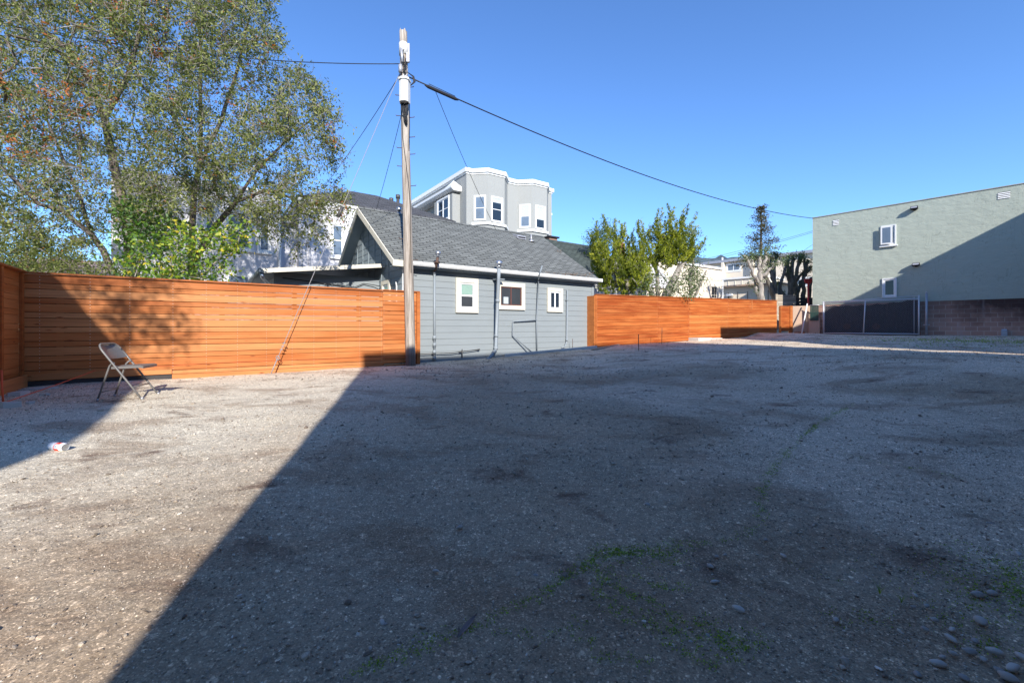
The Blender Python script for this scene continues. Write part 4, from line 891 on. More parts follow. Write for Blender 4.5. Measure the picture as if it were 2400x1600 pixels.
# ------------------------------------------------------------------ vegetation
def leaves(C,N,size,tints,rg,flat=.4,droop=0,aspect=.34,up=None):
    """diamond leaf faces, one per row of C (centres); N = preferred directions or None"""
    n=len(C); d=rg.normal(size=(n,3)); 
    if N is not None: d=N+d*flat
    d[:,2]-=droop; d/=np.linalg.norm(d,axis=1)[:,None]+1e-9
    r=rg.normal(size=(n,3)); 
    if up is not None: r=r*.6+np.array([0,0,up])
    s=np.cross(d,r); s/=np.linalg.norm(s,axis=1)[:,None]+1e-9
    L=size*rg.uniform(.65,1.25,(n,1)); W=L*aspect
    V=np.stack([C,C+d*L*.45+s*W*.5,C+d*L,C+d*L*.5-s*W*.5],1).reshape(-1,3)
    return V,np.arange(n*4).reshape(n,4),tints
class Skel:
    def __init__(s): s.p=[];s.par=[];s.fixed=[]
    def add(s,p,par,r=None): s.p.append(Vector(p)); s.par.append(par); s.fixed.append(r); return len(s.p)-1
    def path(s,P,par=-1,R=None,step=.35):
        last=par; P=[Vector(p) for p in P]
        if par<0: last=s.add(P[0],-1,R[0] if R else None)
        else: P=[s.p[par]]+P; R=([R[0]]+list(R)) if R else None
        for i in range(len(P)-1):
            d=(P[i+1]-P[i]); m=max(1,int(d.length/step))
            for k in range(1,m+1):
                j=Vector((random.uniform(-1,1),random.uniform(-1,1),random.uniform(-1,1)))*.03*step*(k<m)
                last=s.add(P[i]+d*k/m+j,last,(R[i]+(R[i+1]-R[i])*k/m) if R else None)
        return last
    def grow(s,T,step=.28,bend=.12,maxd=None,up=.1):
        T=[Vector(t) for t in T]; ends=[]
        Pn=np.array([tuple(p) for p in s.p]); 
        td=np.array([tuple(t) for t in T]); dm=np.full(len(T),1e9); di=np.zeros(len(T),int)
        for b in range(0,len(T)):
            d=((Pn-td[b])**2).sum(1); di[b]=d.argmin(); dm[b]=d[di[b]]
        done=np.zeros(len(T),bool)
        for _ in range(len(T)):
            dd=np.where(done,1e9,dm); b=int(dd.argmin()); done[b]=True
            a=s.p[di[b]]; t=T[b]; L=(t-a).length; m=max(1,int(L/step)); last=int(di[b]); side=Vector((random.gauss(0,1),random.gauss(0,1),random.gauss(0,1)))*bend*L; side.z+=up*L
            new=[]
            for k in range(1,m+1):
                f=k/m; p=a.lerp(t,f)+side*f*(1-f)+Vector((random.gauss(0,1),random.gauss(0,1),random.gauss(0,1)))*.02*min(L,1); last=s.add(p,last); new.append(last)
            ends.append((b,last))
            for q in new:
                p=np.array(tuple(s.p[q])); d=((td-p)**2).sum(1); u=d<dm*.98; di[u]=q; dm=np.minimum(dm,d)
        return ends
    def mesh(s,name,mat,parent,tip=.004,k=.5,scale=1.0,nmax=8):
        n=len(s.p); load=[0.0]*n; ch=[[] for _ in range(n)]
        for i in range(n-1,-1,-1):
            if not ch[i]: load[i]=1.0
            if s.par[i]>=0: load[s.par[i]]+=load[i]; ch[s.par[i]].append(i)
        rad=[max(tip*(load[i]**k)*scale, 0) for i in range(n)]
        for i in range(n):
            if s.fixed[i]: rad[i]=s.fixed[i]
        mb=MB(); used=set()
        for i in range(n):
            if s.par[i]<0 or (s.par[i]>=0 and ch[s.par[i]] and i!=max(ch[s.par[i]],key=lambda c:load[c])):
                path=[i] if s.par[i]<0 else [s.par[i],i]; c=i
                while ch[c]: c=max(ch[c],key=lambda q:load[q]); path.append(c)
                R=[rad[q] for q in path]; 
                if s.par[i]>=0: R[0]=min(R[0],R[1]*1.15)
                if len(path)>1: mb.tube([s.p[q] for q in path],R,nmax if R[0]>.03 else (5 if R[0]>.012 else 3),0,.5,False)
        s.rad=rad
        return mb.build(name,mat,parent,fix=False)
def inpoly(px,py,poly):
    c=False; j=len(poly)-1
    for i in range(len(poly)):
        xi,yi=poly[i]; xj,yj=poly[j]
        if (yi>py)!=(yj>py) and px<(xj-xi)*(py-yi)/(yj-yi)+xi: c=not c
        j=i
    return c
def edge_d(px,py,poly):
    best=1e9
    for i in range(len(poly)):
        a=Vector(poly[i]);b=Vector(poly[(i+1)%len(poly)]); p=Vector((px,py)); ab=b-a; t=max(0,min(1,(p-a).dot(ab)/ab.dot(ab))); best=min(best,(p-(a+ab*t)).length)
    return best
def crown_pts(n,poly,Yc,Yr,seed,soft=170,floorz=None,holes=0):
    r=random.Random(seed); out=[]; xs=[p[0] for p in poly]; ys=[p[1] for p in poly]
    while len(out)<n:
        px=r.uniform(min(xs),max(xs)); py=r.uniform(min(ys),max(ys))
        if not inpoly(px,py,poly): continue
        e=min(1,edge_d(px,py,poly)/soft); Y=Yc+Yr*sqrt(e*(2-e))*r.uniform(-1,1); p=pt(px,py,Y)
        if holes and sin(p[0]*1.9+1.3*sin(p[2]*1.4))*sin(p[1]*2.1+p[2]*.8)*sin(p[2]*2.0+1.1*sin(p[0]*1.1))>holes: continue
        out.append(p)
    return out
# the big tree behind the fence ------------------------------------------------
bt=empty('leafy_tree',pt(300,690,11.2)[:2]+(0,),0,'big spreading tree with small olive and some dead brown leaves behind the left fence','tree')
O=Vector(bt.location)
def Q(L): return [Vector(pt(*q))-O for q in L]
sk=Skel()
t1=sk.path(Q([(292,780,11.0),(268,647,10.9),(241,585,10.8),(214,549,10.6)]),-1,[.13,.11,.10,.085])
sk.path(Q([(147,495,10.2),(90,478,9.9),(22,410,9.5),(-60,330,9.2)]),t1,[.07,.06,.045,.03])
sk.path(Q([(190,470,10.8),(150,380,10.8),(110,280,10.6)]),t1,[.06,.05,.03])
t2=sk.path(Q([(305,780,11.6),(303,600,11.6),(298,500,11.6),(270,400,11.5),(245,277,11.3)]),-1,[.19,.16,.15,.13,.11])
a=sk.path(Q([(214,200,11.2),(156,112,11),(67,45,10.7),(-20,-60,10.5)]),t2,[.09,.08,.06,.04])
sk.path(Q([(300,180,11.3),(330,60,11.3),(350,-80,11.2)]),t2,[.08,.06,.04])
t3=sk.path(Q([(440,780,11.8),(455,610,11.8),(504,531,11.6),(553,473,11.4)]),-1,[.15,.13,.11,.085])
sk.path(Q([(625,446,11.1),(683,464,10.9),(740,520,10.7)]),t3,[.055,.045,.025])
sk.path(Q([(600,400,11.4),(670,330,11.3),(730,280,11.2)]),t3,[.055,.04,.025])
t4=sk.path(Q([(445,780,12.2),(448,600,12.2),(455,450,12.1),(470,380,12.0)]),-1,[.14,.12,.10,.085])
sk.path(Q([(520,280,12.0),(560,150,11.9),(590,20,11.8)]),t4,[.07,.05,.03]); sk.path(Q([(400,260,12.1),(330,200,12),(300,90,11.9)]),t4,[.07,.05,.03]); sk.path(Q([(470,240,12.6),(470,100,12.8),(450,-60,12.8)]),t4,[.07,.05,.03])
poly=[(-120,-260),(250,-330),(520,-200),(640,-40),(662,80),(640,130),(700,150),(745,205),(790,270),(800,350),(822,440),(812,500),(770,560),(700,575),(640,555),(600,540),(520,470),(440,520),(380,560),(300,520),(230,560),(170,620),(60,640),(-120,620)]
T=[Vector(p)-O for p in crown_pts(2250,poly,11.2,2.1,5,holes=.3)]
ends=sk.grow(T,.3,.16,up=.05)
sk.fixed=[f*.72 if f else f for f in sk.fixed]; sk.mesh('trunk',M['bark'],bt,.0044,.44)
rg=np.random.default_rng(21)
tips=np.array([tuple(sk.p[e]) for _,e in ends]); 
cc=[];tn=[]
dead=np.array([tuple(Vector(p)-O) for p in (pt(300,40,10.3),pt(215,130,9.8),pt(260,20,10.2),pt(40,300,9.8),pt(340,90,11.3),pt(480,120,12))])
twV=MB()
for q,c in enumerate(tips):
    sparse=rg.random(); n=int(84*(.3+sparse)); 
    isd=(np.sqrt(((dead-c)**2).sum(1)).min()<1.25) and rg.random()<.30
    # leaves hang along a few fine twigs
    for k in range(6):
        d=rg.normal(size=3)+np.array([0,0,-.35]); d/=np.linalg.norm(d); L=rg.uniform(.25,.6); e=c+d*L; e2=c+d*L*.5+rg.normal(size=3)*.05
        twV.tube([c,e2,e],[.0055,.0042,.0025],3,cap=False)
        m=n//6; f=rg.random((m,1))**.8; cc.append(c+(e-c)*f+rg.normal(size=(m,3))*.055)
        base=rg.normal(.53,.19,m).clip(.02,.84); 
        if isd and k<4: base=rg.uniform(.88,1,m)
        elif rg.random()<.012: base=rg.uniform(.88,1,m)
        tn.append(base)
cc=np.concatenate(cc);tn=np.concatenate(tn)
V,F,t_=leaves(cc,None,.088,tn,rg,droop=.45,aspect=.38)
cr=arr('crown',V,F,M['leaf_olive'],bt,t_)
twV.build('twigs',M['bark_pale'],bt,fix=False)
print('big tree leaves',len(F))
# generic clumpy small tree/shrub -------------------------------------------------
def shrub(name,label,cat,base,trunks,poly,Yc,Yr,n,per,size,leafm,bark,seed,tint=(.5,.18),spread=.22,aspect=.4,soft=60,droop=.1,group=None,tip=.005):
    r=empty(name,(base[0],base[1],0),0,label,cat,group); O=Vector(r.location); s=Skel(); random.seed(seed)
    for t,R in trunks: s.path([Vector(pt(*q))-O for q in t],-1,R,.2)
    ends=s.grow([Vector(p)-O for p in crown_pts(n,poly,Yc,Yr,seed,soft)],.2,.15); s.mesh('trunk',M[bark],r,tip,.45)
    rg=np.random.default_rng(seed); tp=np.array([tuple(s.p[e]) for _,e in ends]); cb=rg.normal(0,.1,len(tp))
    C=np.repeat(tp,per,0)+rg.normal(size=(len(tp)*per,3))*spread*np.array([1,1,.8]); tt=(np.repeat(cb,per)+rg.normal(tint[0],tint[1],len(C))).clip(0,1)
    V,F,t_=leaves(C,None,size,tt,rg,droop=droop,aspect=aspect); arr('crown',V,F,M[leafm],r,t_); return r
shrub('citrus_tree','bright green citrus tree with yellowing leaves just behind the orange fence','tree',pt(440,700,9.6),
  [([(446,760,9.6),(444,657,9.6),(430,612,9.6),(415,570,9.6)],[.05,.04,.035,.025]),([(438,700,9.6),(415,660,9.6),(380,620,9.6)],[.035,.03,.02]),([(450,700,9.7),(480,640,9.7),(520,600,9.6)],[.03,.025,.015])],
  [(280,640),(300,600),(340,560),(390,535),(430,520),(480,540),(560,520),(585,545),(560,585),(510,600),(575,640),(568,668),(480,662),(380,668),(290,662)],9.6,.85,120,26,.10,'leaf_citrus','bark_pale',31,(.56,.26),.13,.5,50,.35)
def oranges():
    for px,py in((468,590),(474,582),(473,630),(455,568),(360,600),(520,560)):
        o=MB(); 
        c=pt(px,py,9.1); o.tube([(0,0,-.03),(0,0,-.024),(0,0,0),(0,0,.024),(0,0,.03)],[.008,.02,.031,.02,.008],10); q=o.build('citrus_fruit',plain('green fruit',(.22,.33,.03),.4,.1,8)); q.location=c; q.parent=bpy.data.objects['citrus_tree']; q.location=Vector(c)-Vector(bpy.data.objects['citrus_tree'].location)
oranges()
shrub('dark_leaf_tree','dark green glossy tree between the big tree trunks, behind the citrus','tree',pt(330,700,10.3),
  [([(325,760,10.3),(322,640,10.3),(330,540,10.3)],[.06,.05,.03])],
  [(250,640),(262,600),(275,520),(285,480),(330,460),(400,490),(450,520),(430,560),(380,590),(300,655)],10.4,.7,85,24,.11,'leaf_citrus','bark_dark',33,(.28,.14),.15,.5,40,.35)
shrub('leafy_shrub','dense small leaved shrub over the fence corner at the left edge','shrub',pt(60,700,9.8),
  [([(60,780,9.8),(70,650,9.8)],[.05,.03]),([(-60,780,9.8),(-60,620,9.8)],[.05,.03]),([(180,780,9.9),(180,630,9.9)],[.04,.03])],
  [(-160,560),(-60,545),(20,560),(80,540),(160,590),(240,610),(270,655),(150,660),(40,655),(-160,650)],9.9,.9,260,46,.065,'leaf_olive','bark',35,(.42,.16),.17,.38,40)
# upright bush behind the junipers and loose slim tree
def juniper(label,base,Yc,tips,trunks,seed,body):
    r=empty('juniper_tree',(base[0],base[1],0),0,label,'tree','twisted junipers behind the far fence'); O=Vector(r.location); s=Skel(); random.seed(seed); rg=np.random.default_rng(seed)
    for t,R in trunks: s.path([Vector(pt(*q))-O for q in t],-1,R,.25)
    C=[];D=[];TT=[]
    plumes=[]
    for (bx,by,tx,ty,w_) in tips: plumes.append((pt(bx,by,Yc+rg.uniform(-.5,.4)),pt(tx,ty-4,Yc+rg.uniform(-.9,.6)),w_*.85/1000*Yc,1))
    for p in crown_pts(body[1],body[0],Yc,1.3,seed,50):
        v=Vector(p); d=Vector((rg.normal()*.3,rg.normal()*.3,.8)); plumes.append((v,tuple(v+d*rg.uniform(.6,1.25)),rg.uniform(.10,.17),0))
    bt_=[Vector(p[0])-O for p in plumes]; ends=dict(s.grow(bt_,.25,.15))
    for q,(b,t,w_,main) in enumerate(plumes):
        b=Vector(b)-O;t=Vector(t)-O; L=(t-b).length; pv=rg.normal(0,.09)+(.06 if main else 0); tw=rg.uniform(0,6); ax=[]; m=max(5,int(L/.13))
        for k in range(m+1):
            f=k/m; sw=.13*w_/.2*sin(f*5+tw)*f; p=b.lerp(t,f)+Vector((sw,.7*sw*cos(tw),0)); ax.append(p)
        last=ends[q]
        for p in ax[1:]: last=s.add(p,last)
        for k in range(m+1):
            f=k/m; rad=w_*(.55+.75*f*(1-f)*2)*(1-f**1.35)+.012; d=(ax[min(k+1,m)]-ax[max(k-1,0)]).normalized()
            cnt=int((46 if main else 40)*(rad/.15)+6)
            # foliage sits in tight twisted tufts around the axis
            for _ in range(cnt//6+1):
                a=rg.uniform(0,2*pi); rr=rad*rg.uniform(.35,1); c=ax[k]+Vector((cos(a)*rr,sin(a)*rr,rg.uniform(-.06,.06))); n=11
                C.append(np.array(tuple(c))+rg.normal(size=(n,3))*.026); dd=Vector((cos(a),sin(a),0))*.45+d*1.1; D.append(np.repeat(np.array([tuple(dd)]),n,0)); TT.append(rg.normal(.20+.46*rr/rad+pv,.13,n))  # inner leaves tinted darker, painting the shade inside each plume
    s.mesh('trunk',M['bark_pale'],r,.006,.42)
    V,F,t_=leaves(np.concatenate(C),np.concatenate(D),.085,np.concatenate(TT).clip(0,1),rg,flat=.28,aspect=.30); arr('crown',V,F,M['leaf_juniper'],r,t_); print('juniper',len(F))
    return r
juniper('broad twisted juniper leaning over the right end of the grey house roof',pt(1440,740,18.6),18.6,
 [(1420,650,1370,596,17),(1410,620,1377,560,17),(1430,610,1392,526,16),(1450,600,1424,543,17),(1440,580,1466,538,14),(1460,610,1450,526,16),(1480,620,1468,528,14),(1410,650,1385,600,16),(1490,610,1488,545,12),(1505,590,1498,525,11),(1420,675,1400,620,16),(1440,640,1410,570,18),(1470,650,1440,580,18),(1490,650,1478,570,16),(1425,690,1398,665,14),(1400,600,1381,555,12),(1450,570,1436,520,11),(1460,690,1450,640,18),(1480,680,1500,620,16),(1490,650,1486,565,15),(1500,650,1500,578,15),(1515,660,1514,596,15),(1440,560,1408,510,10),(1430,630,1418,555,15)],
 [([(1478,780,18.7),(1472,690,18.7),(1460,640,18.6)],[.2,.17,.1]),([(1470,690,18.7),(1440,640,18.5)],[.1,.06])],41,
 ([(1395,625),(1415,590),(1450,585),(1485,600),(1530,640),(1520,690),(1420,695),(1412,660)],66))
juniper('taller twisted juniper with bare leaning trunks right of the broad one',pt(1550,760,19.4),19.4,
 [(1520,610,1500,528,16),(1530,600,1506,520,13),(1515,620,1494,560,14),(1545,610,1546,500,18),(1552,600,1538,520,14),(1560,590,1563,518,15),(1575,600,1572,492,19),(1585,590,1583,505,14),(1590,580,1608,494,16),(1598,600,1620,508,18),(1580,600,1590,512,20),(1605,590,1634,534,14),(1560,570,1528,545,13),(1572,550,1570,486,10),(1600,610,1640,575,14),(1535,625,1512,590,14),(1560,620,1550,560,20),(1590,620,1600,560,20),(1570,625,1580,570,20),(1548,560,1545,498,11),(1600,550,1605,490,10),(1618,600,1628,560,15),(1530,560,1518,535,11)],
 [([(1555,790,19.5),(1562,690,19.4),(1580,655,19.3),(1595,620,19.3)],[.24,.2,.15,.1]),([(1560,790,19.1),(1530,690,19.1),(1510,660,19.0),(1503,648,19.0)],[.13,.11,.09,.08]),([(1545,780,19.8),(1540,640,19.8),(1525,600,19.8)],[.12,.09,.06])],43,
 ([(1520,600),(1550,580),(1600,575),(1622,600),(1612,625),(1560,632),(1525,625)],34))
shrub('slim_tree','slim pale trunked tree with loose leaves against the cream building','tree',pt(1625,740,19.6),
 [([(1622,800,19.6),(1620,700,19.6),(1617,655,19.6),(1625,620,19.6),(1622,560,19.6)],[.1,.085,.07,.05,.03]),([(1618,720,19.6),(1640,670,19.5),(1656,633,19.4)],[.07,.05,.03])],
 [(1600,550),(1612,530),(1632,545),(1642,580),(1640,600),(1635,640),(1655,650),(1640,680),(1612,700),(1602,640)],19.6,.5,70,34,.11,'leaf_soft','bark_pale',45,(.5,.2),.16,.4,30)
shrub('hedge_bush','brownish green bush under the junipers behind the orange fence','shrub',pt(1540,740,18.3),
 [([(1540,790,18.3),(1545,690,18.3)],[.05,.03])],[(1500,650),(1540,640),(1580,650),(1610,640),(1620,700),(1490,700)],18.4,.5,60,30,.10,'leaf_soft','bark_dark',46,(.45,.25),.2,.5,30)
shrub('bushy_tree','thin leaved grey green tree behind the broad juniper','tree',pt(1400,740,23),
 [([(1415,780,23),(1405,620,23),(1400,560,23)],[.12,.08,.04])],[(1375,560),(1385,530),(1400,518),(1425,522),(1440,545),(1430,580),(1390,590)],23,.8,60,34,.16,'leaf_soft','bark',47,(.3,.15),.2,.25,40)
# sparse conifer
def conifer():
    r=empty('bare_conifer',pt(1783,760,30)[:2]+(0,),0,'sparse brownish conifer standing tall above the pollarded trees','tree'); s=Skel(); rg=np.random.default_rng(5)
    zt=pt(1783,487,30)[2]; top=s.path([(0,0,0),(0,0,zt*.5),(.05,0,zt)],-1,[.22,.14,.02],.3); C=[];
    nodes=[i for i in range(len(s.p)) if s.p[i].z>pt(0,618,30)[2]-.4]
    for i in nodes:
        z=s.p[i].z; f=max(0,(zt-z)/(zt-4.6)); L=.04+1.85*f**.9
        for k in range(9):
            a=rg.uniform(0,2*pi); l=L*rg.uniform(.5,1.1); last=i; base=s.p[i]
            m=max(2,int(l/.25))
            for q in range(1,m+1):
                g=q/m; p=base+Vector((cos(a)*l*g,sin(a)*l*g,-.12*l*g+.28*l*g*g))+Vector(tuple(rg.normal(size=3)))*.03; last=s.add(p,last)
                if q>m*.35:
                    n_=int(rg.uniform(3,15)); n_=int(n_*1.7); C.append(np.array(tuple(p))+rg.normal(size=(n_,3))*np.array([.15,.15,.06]))
    s.mesh('trunk',M['bark_dark'],r,.006,.35); C=np.concatenate(C); V,F,t_=leaves(C,None,.17,rg.random(len(C)),rg,flat=1,aspect=.25); arr('crown',V,F,M['leaf_brown'],r,t_)
conifer()
def pollard(label,trunks,tufts,Y,bark='bark_pale',seed=1):
    b=trunks[0][0][0]; r=empty('pollarded_tree',pt(*b)[:2]+(0,),0,label,'tree','pollarded trees behind the far fence'); O=Vector(r.location); s=Skel(); random.seed(seed); rg=np.random.default_rng(seed)
    mb=MB(); ends=[]
    for t,R in trunks:
        P=[Vector(pt(*q))-O for q in t]; PP=[];RR=[]
        for i in range(len(P)-1):
            for k in range(4): PP.append(P[i].lerp(P[i+1],k/4)+Vector((rg.normal(),rg.normal(),0))*.03); RR.append((R[i]+(R[i+1]-R[i])*k/4)*rg.uniform(.92,1.12))
        PP.append(P[-1]); RR.append(R[-1]*1.15); mb.tube(PP,RR,9); ends.append(P[-1])
    mb.build('trunk',M[bark],r)
    C=[]
    for e in ends:
        for _ in range(5): c=np.array(tuple(e))+rg.normal(size=3)*.13; n=int(tufts*rg.uniform(.3,1)); C.append(c+rg.normal(size=(n,3))*.10)
    for t,R in trunks:
        for _ in range(3):
            i=int(rg.integers(0,len(t)-1)); p=(Vector(pt(*t[i])).lerp(Vector(pt(*t[i+1])),rg.random())-O); n=int(tufts*.5); C.append(np.array(tuple(p))+rg.normal(size=(n,3))*.1)
    C=np.concatenate(C); V,F,t_=leaves(C,None,.1,rg.normal(.5,.2,len(C)).clip(0,1),rg,aspect=.45); arr('crown',V,F,M['leaf_soft'],r,t_); return r
pollard('pollarded tree with pale thick trunk standing free behind the orange fence',[([(1788,790,24.5),(1784,700,24.5),(1781,660,24.5),(1782,625,24.5),(1780,600,24.5)],[.23,.18,.145,.105,.08]),([(1780,665,24.5),(1765,640,24.3),(1752,610,24.2),(1746,598,24.2)],[.1,.085,.07,.07]),([(1784,650,24.5),(1805,630,24.3),(1826,611,24.1)],[.1,.085,.075]),([(1783,630,24.5),(1795,605,24.5),(1795,588,24.5)],[.08,.07,.06]),([(1776,690,24.5),(1770,670,24.7),(1768,655,24.8)],[.1,.07,.05]),([(1781,625,24.5),(1775,608,24.6),(1768,598,24.6)],[.08,.06,.05])],60,24.5,'bark_pale',3)
pollard('dark pollarded tree with wide V of limbs right of the pale trunk',[([(1820,760,27),(1815,692,27),(1800,660,27),(1792,640,27)],[.2,.16,.13,.1]),([(1822,720,27),(1815,660,27),(1805,625,27),(1800,600,27)],[.15,.13,.11,.08]),([(1826,720,27),(1830,665,27),(1838,640,27),(1842,615,27)],[.12,.1,.08,.07]),([(1818,700,27),(1812,640,27),(1820,600,27),(1812,590,27)],[.1,.09,.07,.05])],60,27,'bark_dark',5)
pollard('dark pollarded tree in the middle of the row',[([(1852,760,27.5),(1852,690,27.5),(1855,650,27.5),(1860,605,27.5)],[.22,.17,.13,.1]),([(1845,700,27.5),(1832,680,27.5),(1825,660,27.5)],[.1,.08,.06]),([(1853,680,27.5),(1848,640,27.5),(1846,600,27.5)],[.13,.1,.07]),([(1855,670,27.5),(1870,640,27.5),(1874,600,27.5)],[.12,.09,.07]),([(1853,660,27.5),(1840,640,27.5),(1838,632,27.5)],[.08,.06,.05])],60,27.5,'bark_dark',7)
pollard('dark pollarded tree at the end of the row against the green building',[([(1868,760,27.8),(1868,700,27.8),(1862,660,27.8),(1868,630,27.8),(1880,600,27.8)],[.18,.14,.12,.1,.08]),([(1884,740,27.8),(1882,690,27.8),(1884,650,27.8),(1895,610,27.8)],[.16,.13,.1,.08]),([(1869,690,27.8),(1878,660,27.8),(1890,640,27.8),(1900,625,27.8)],[.11,.1,.08,.07]),([(1893,740,27.9),(1898,690,27.9),(1900,650,27.9)],[.12,.1,.08]),([(1866,660,27.8),(1885,635,27.8),(1886,605,27.8)],[.09,.08,.06])],60,27.8,'bark_dark',9)
# street tree out of view on the left whose crown dapples the fence
r=empty('leafy_tree',(-4.9,-1.9,0),0,'tree out of view on the left whose crown dapples the fence corner','tree'); s=Skel(); random.seed(4)
top=s.path([(0,0,0),(-.1,.1,2.2),(-.2,.4,5.3)],-1,[.14,.11,.07])
rg=np.random.default_rng(8); T=[]
for _ in range(120):
    d=rg.normal(size=3); d/=np.linalg.norm(d); T.append(Vector(np.array([-.0,.6,6.45])+d*np.array([1.15,1.0,1.25])*rg.random()**.4))
ends=s.grow(T,.25,.15); s.mesh('trunk',M['bark'],r,.005,.47)
tp=np.array([tuple(s.p[e]) for _,e in ends]); C=np.repeat(tp,30,0)+rg.normal(size=(len(tp)*30,3))*.13; V,F,t_=leaves(C,None,.09,rg.normal(.45,.17,len(C)).clip(0,.84),rg,aspect=.4); arr('crown',V,F,M['leaf_olive'],r,t_)

# ------------------------------------------------------------------ loose stones, moss, litter
def stones(n,sampler,size,rg,flat=.6,bury=.25):
    ico=np.array([(0,0,1),(.894,0,.447),(.276,.851,.447),(-.724,.526,.447),(-.724,-.526,.447),(.276,-.851,.447),(.724,.526,-.447),(-.276,.851,-.447),(-.894,0,-.447),(-.276,-.851,-.447),(.724,-.526,-.447),(0,0,-1)])
    fi=np.array([(0,1,2),(0,2,3),(0,3,4),(0,4,5),(0,5,1),(1,6,2),(2,7,3),(3,8,4),(4,9,5),(5,10,1),(2,6,7),(3,7,8),(4,8,9),(5,9,10),(1,10,6)])
    xy=sampler(n); n=len(xy); s=size*np.exp(rg.normal(0,.38,(n,1))); ax=np.stack([rg.uniform(.7,1.35,n),rg.uniform(.55,1.0,n),rg.uniform(.35,.8,n)*flat/.6],1)*s
    a=rg.uniform(0,2*pi,n); V=ico[None]*(1+rg.normal(0,.13,(n,12,1)))*ax[:,None,:]
    tl=rg.normal(0,.25,(n,2)); V[:,:,2]+=V[:,:,0]*tl[:,None,0]+V[:,:,1]*tl[:,None,1]
    c,s_=np.cos(a)[:,None],np.sin(a)[:,None]; vx=V[:,:,0]*c-V[:,:,1]*s_; vy=V[:,:,0]*s_+V[:,:,1]*c
    z=gh(xy[:,0],xy[:,1]); wob=.012*np.sin(xy[:,0]*2.1+xy[:,1])*np.sin(xy[:,1]*1.7-xy[:,0]*.6)+.008*np.sin(xy[:,0]*4.3)*np.sin(xy[:,1]*3.9+1)
    V=np.stack([vx+xy[:,:1],vy+xy[:,1:2],V[:,:,2]+(z+wob)[:,None]+ax[:,2:3]*(1-bury)*.6],2).reshape(-1,3)
    F=(fi[None]+np.arange(n)[:,None,None]*12).reshape(-1,3); return V,F,n
def samp(y0,y1,x=1.25,pw=1,clump=None):
    def f(n):
        out=[]
        while sum(map(len,out))<n:
            m=n*2; Y=(rg.uniform(y0**pw,y1**pw,m))**(1/pw); X=rg.uniform(-x,x,m)*Y
            k=.5+.5*np.sin(X*1.3+2*np.sin(Y*.9))*np.sin(Y*1.9+1.7*np.sin(X*.7+1)); ok=rg.random(m)<(.25+.75*k)
            ok&=(X<1.4*Y*0+1.4*(Y)-18.0+0*X)|True
            ok&=~((1.4*Y-18.3)>X); ok&=(X<37.0-.85*Y)
            out.append(np.stack([X,Y],1)[ok])
        return np.concatenate(out)[:n]
    return f
rg=np.random.default_rng(77)
Vs=[];Fs=[];Ts=[];o=0
for n,s_,sz in((20000,samp(1.1,3.4),.0026),(1700,samp(1.1,4.5),.0048),(330,samp(1.1,6),.0082),(14000,samp(3.2,9),.0048),(900,samp(4,13),.010),(6000,samp(8,20),.010)):
    V,F,k=stones(n,s_,sz,rg); Vs.append(V);Fs.append(F+o);o+=len(V); Ts.append(np.repeat(rg.beta(2.2,2.6,k),15))
V=np.concatenate(Vs); tag(arr('gravel',V,np.concatenate(Fs),M['gravel'],None,np.concatenate(Ts),False),'loose mixed gravel scattered over the lot','gravel',kind='stuff')
# river pebbles lying singly near the viewer
PEB=[(2290,1395,20),(2298,1456,20),(2198,1556,18),(2150,1580,15),(2235,1532,12),(2232,1475,12),(2170,1475,12),(2172,1420,9),(2230,1498,16),(2272,1528,20),(2305,1545,12),(2330,1527,17),(2285,1502,14),(2365,1590,24),(2375,1566,22),(2262,1590,16),(2325,1391,15),(2145,1395,9),(2140,1422,8),(1960,1453,12),(1730,1428,16),(1680,1304,9),(1665,1328,12),(1676,1364,12),(1659,1490,10),(1618,1505,9),(1382,1373,13),(1255,1349,11),(1078,1236,11),(895,1458,12),(903,1462,8),(868,1520,8),(1022,1338,9),(1385,1474,10),(2190,1452,10),(2388,1300,12),(2320,1228,11),(1700,1300,7),(1835,1302,9),(1795,1265,8),(990,1562,9),(935,1512,7),(967,1502,9),(1517,1183,10),(560,1398,9),(2340,1570,14),(2210,1540,11),(2395,1540,16)]
proto=None
pebs=[]
for v in range(3):
    V,F,k=stones(1,lambda n:np.zeros((1,2)),1.0,rg)
    bpy_me=bpy.data.meshes.new('pebble'); 
    import bmesh
    bm=bmesh.new(); bmesh.ops.create_icosphere(bm,subdivisions=3,radius=1)
    for q in bm.verts:
        c=q.co; k=1+.10*sin(c.x*2.1+v*2)+.08*sin(c.y*3+c.z*2+v)+.05*cos(c.x*4-c.y*2); q.co=Vector((c.x*k*(1.15+.15*v),c.y*k*.85,c.z*k*(.5+.07*v)))
    for f in bm.faces: f.smooth=True
    bm.to_mesh(bpy_me); bm.free(); a=bpy_me.attributes.new('tint','FLOAT','FACE'); a.data.foreach_set('value',[.25+.3*v]*len(bpy_me.polygons)); bpy_me.materials.append(M['pebble']); pebs.append(bpy_me)
for k,(px,py,w_) in enumerate(PEB):
    x,y,z=on_ground(px,py); o=bpy.data.objects.new('pebble',pebs[k%3]); COL.objects.link(o); r_=w_/1650*y
    o.scale=(r_,r_,r_); o.location=(x,y,z+r_*.28); o.rotation_euler=(0,0,(k*1.37)%6.28)
    if px>2100 and py>1380: tag(o,'smooth grey river pebble among the cluster in the dirt at the lower right','pebble','pebble cluster at the lower right')
    else: tag(o,'small grey stone lying by itself on the dark gravel, away from the pebble cluster','pebble','scattered single stones')
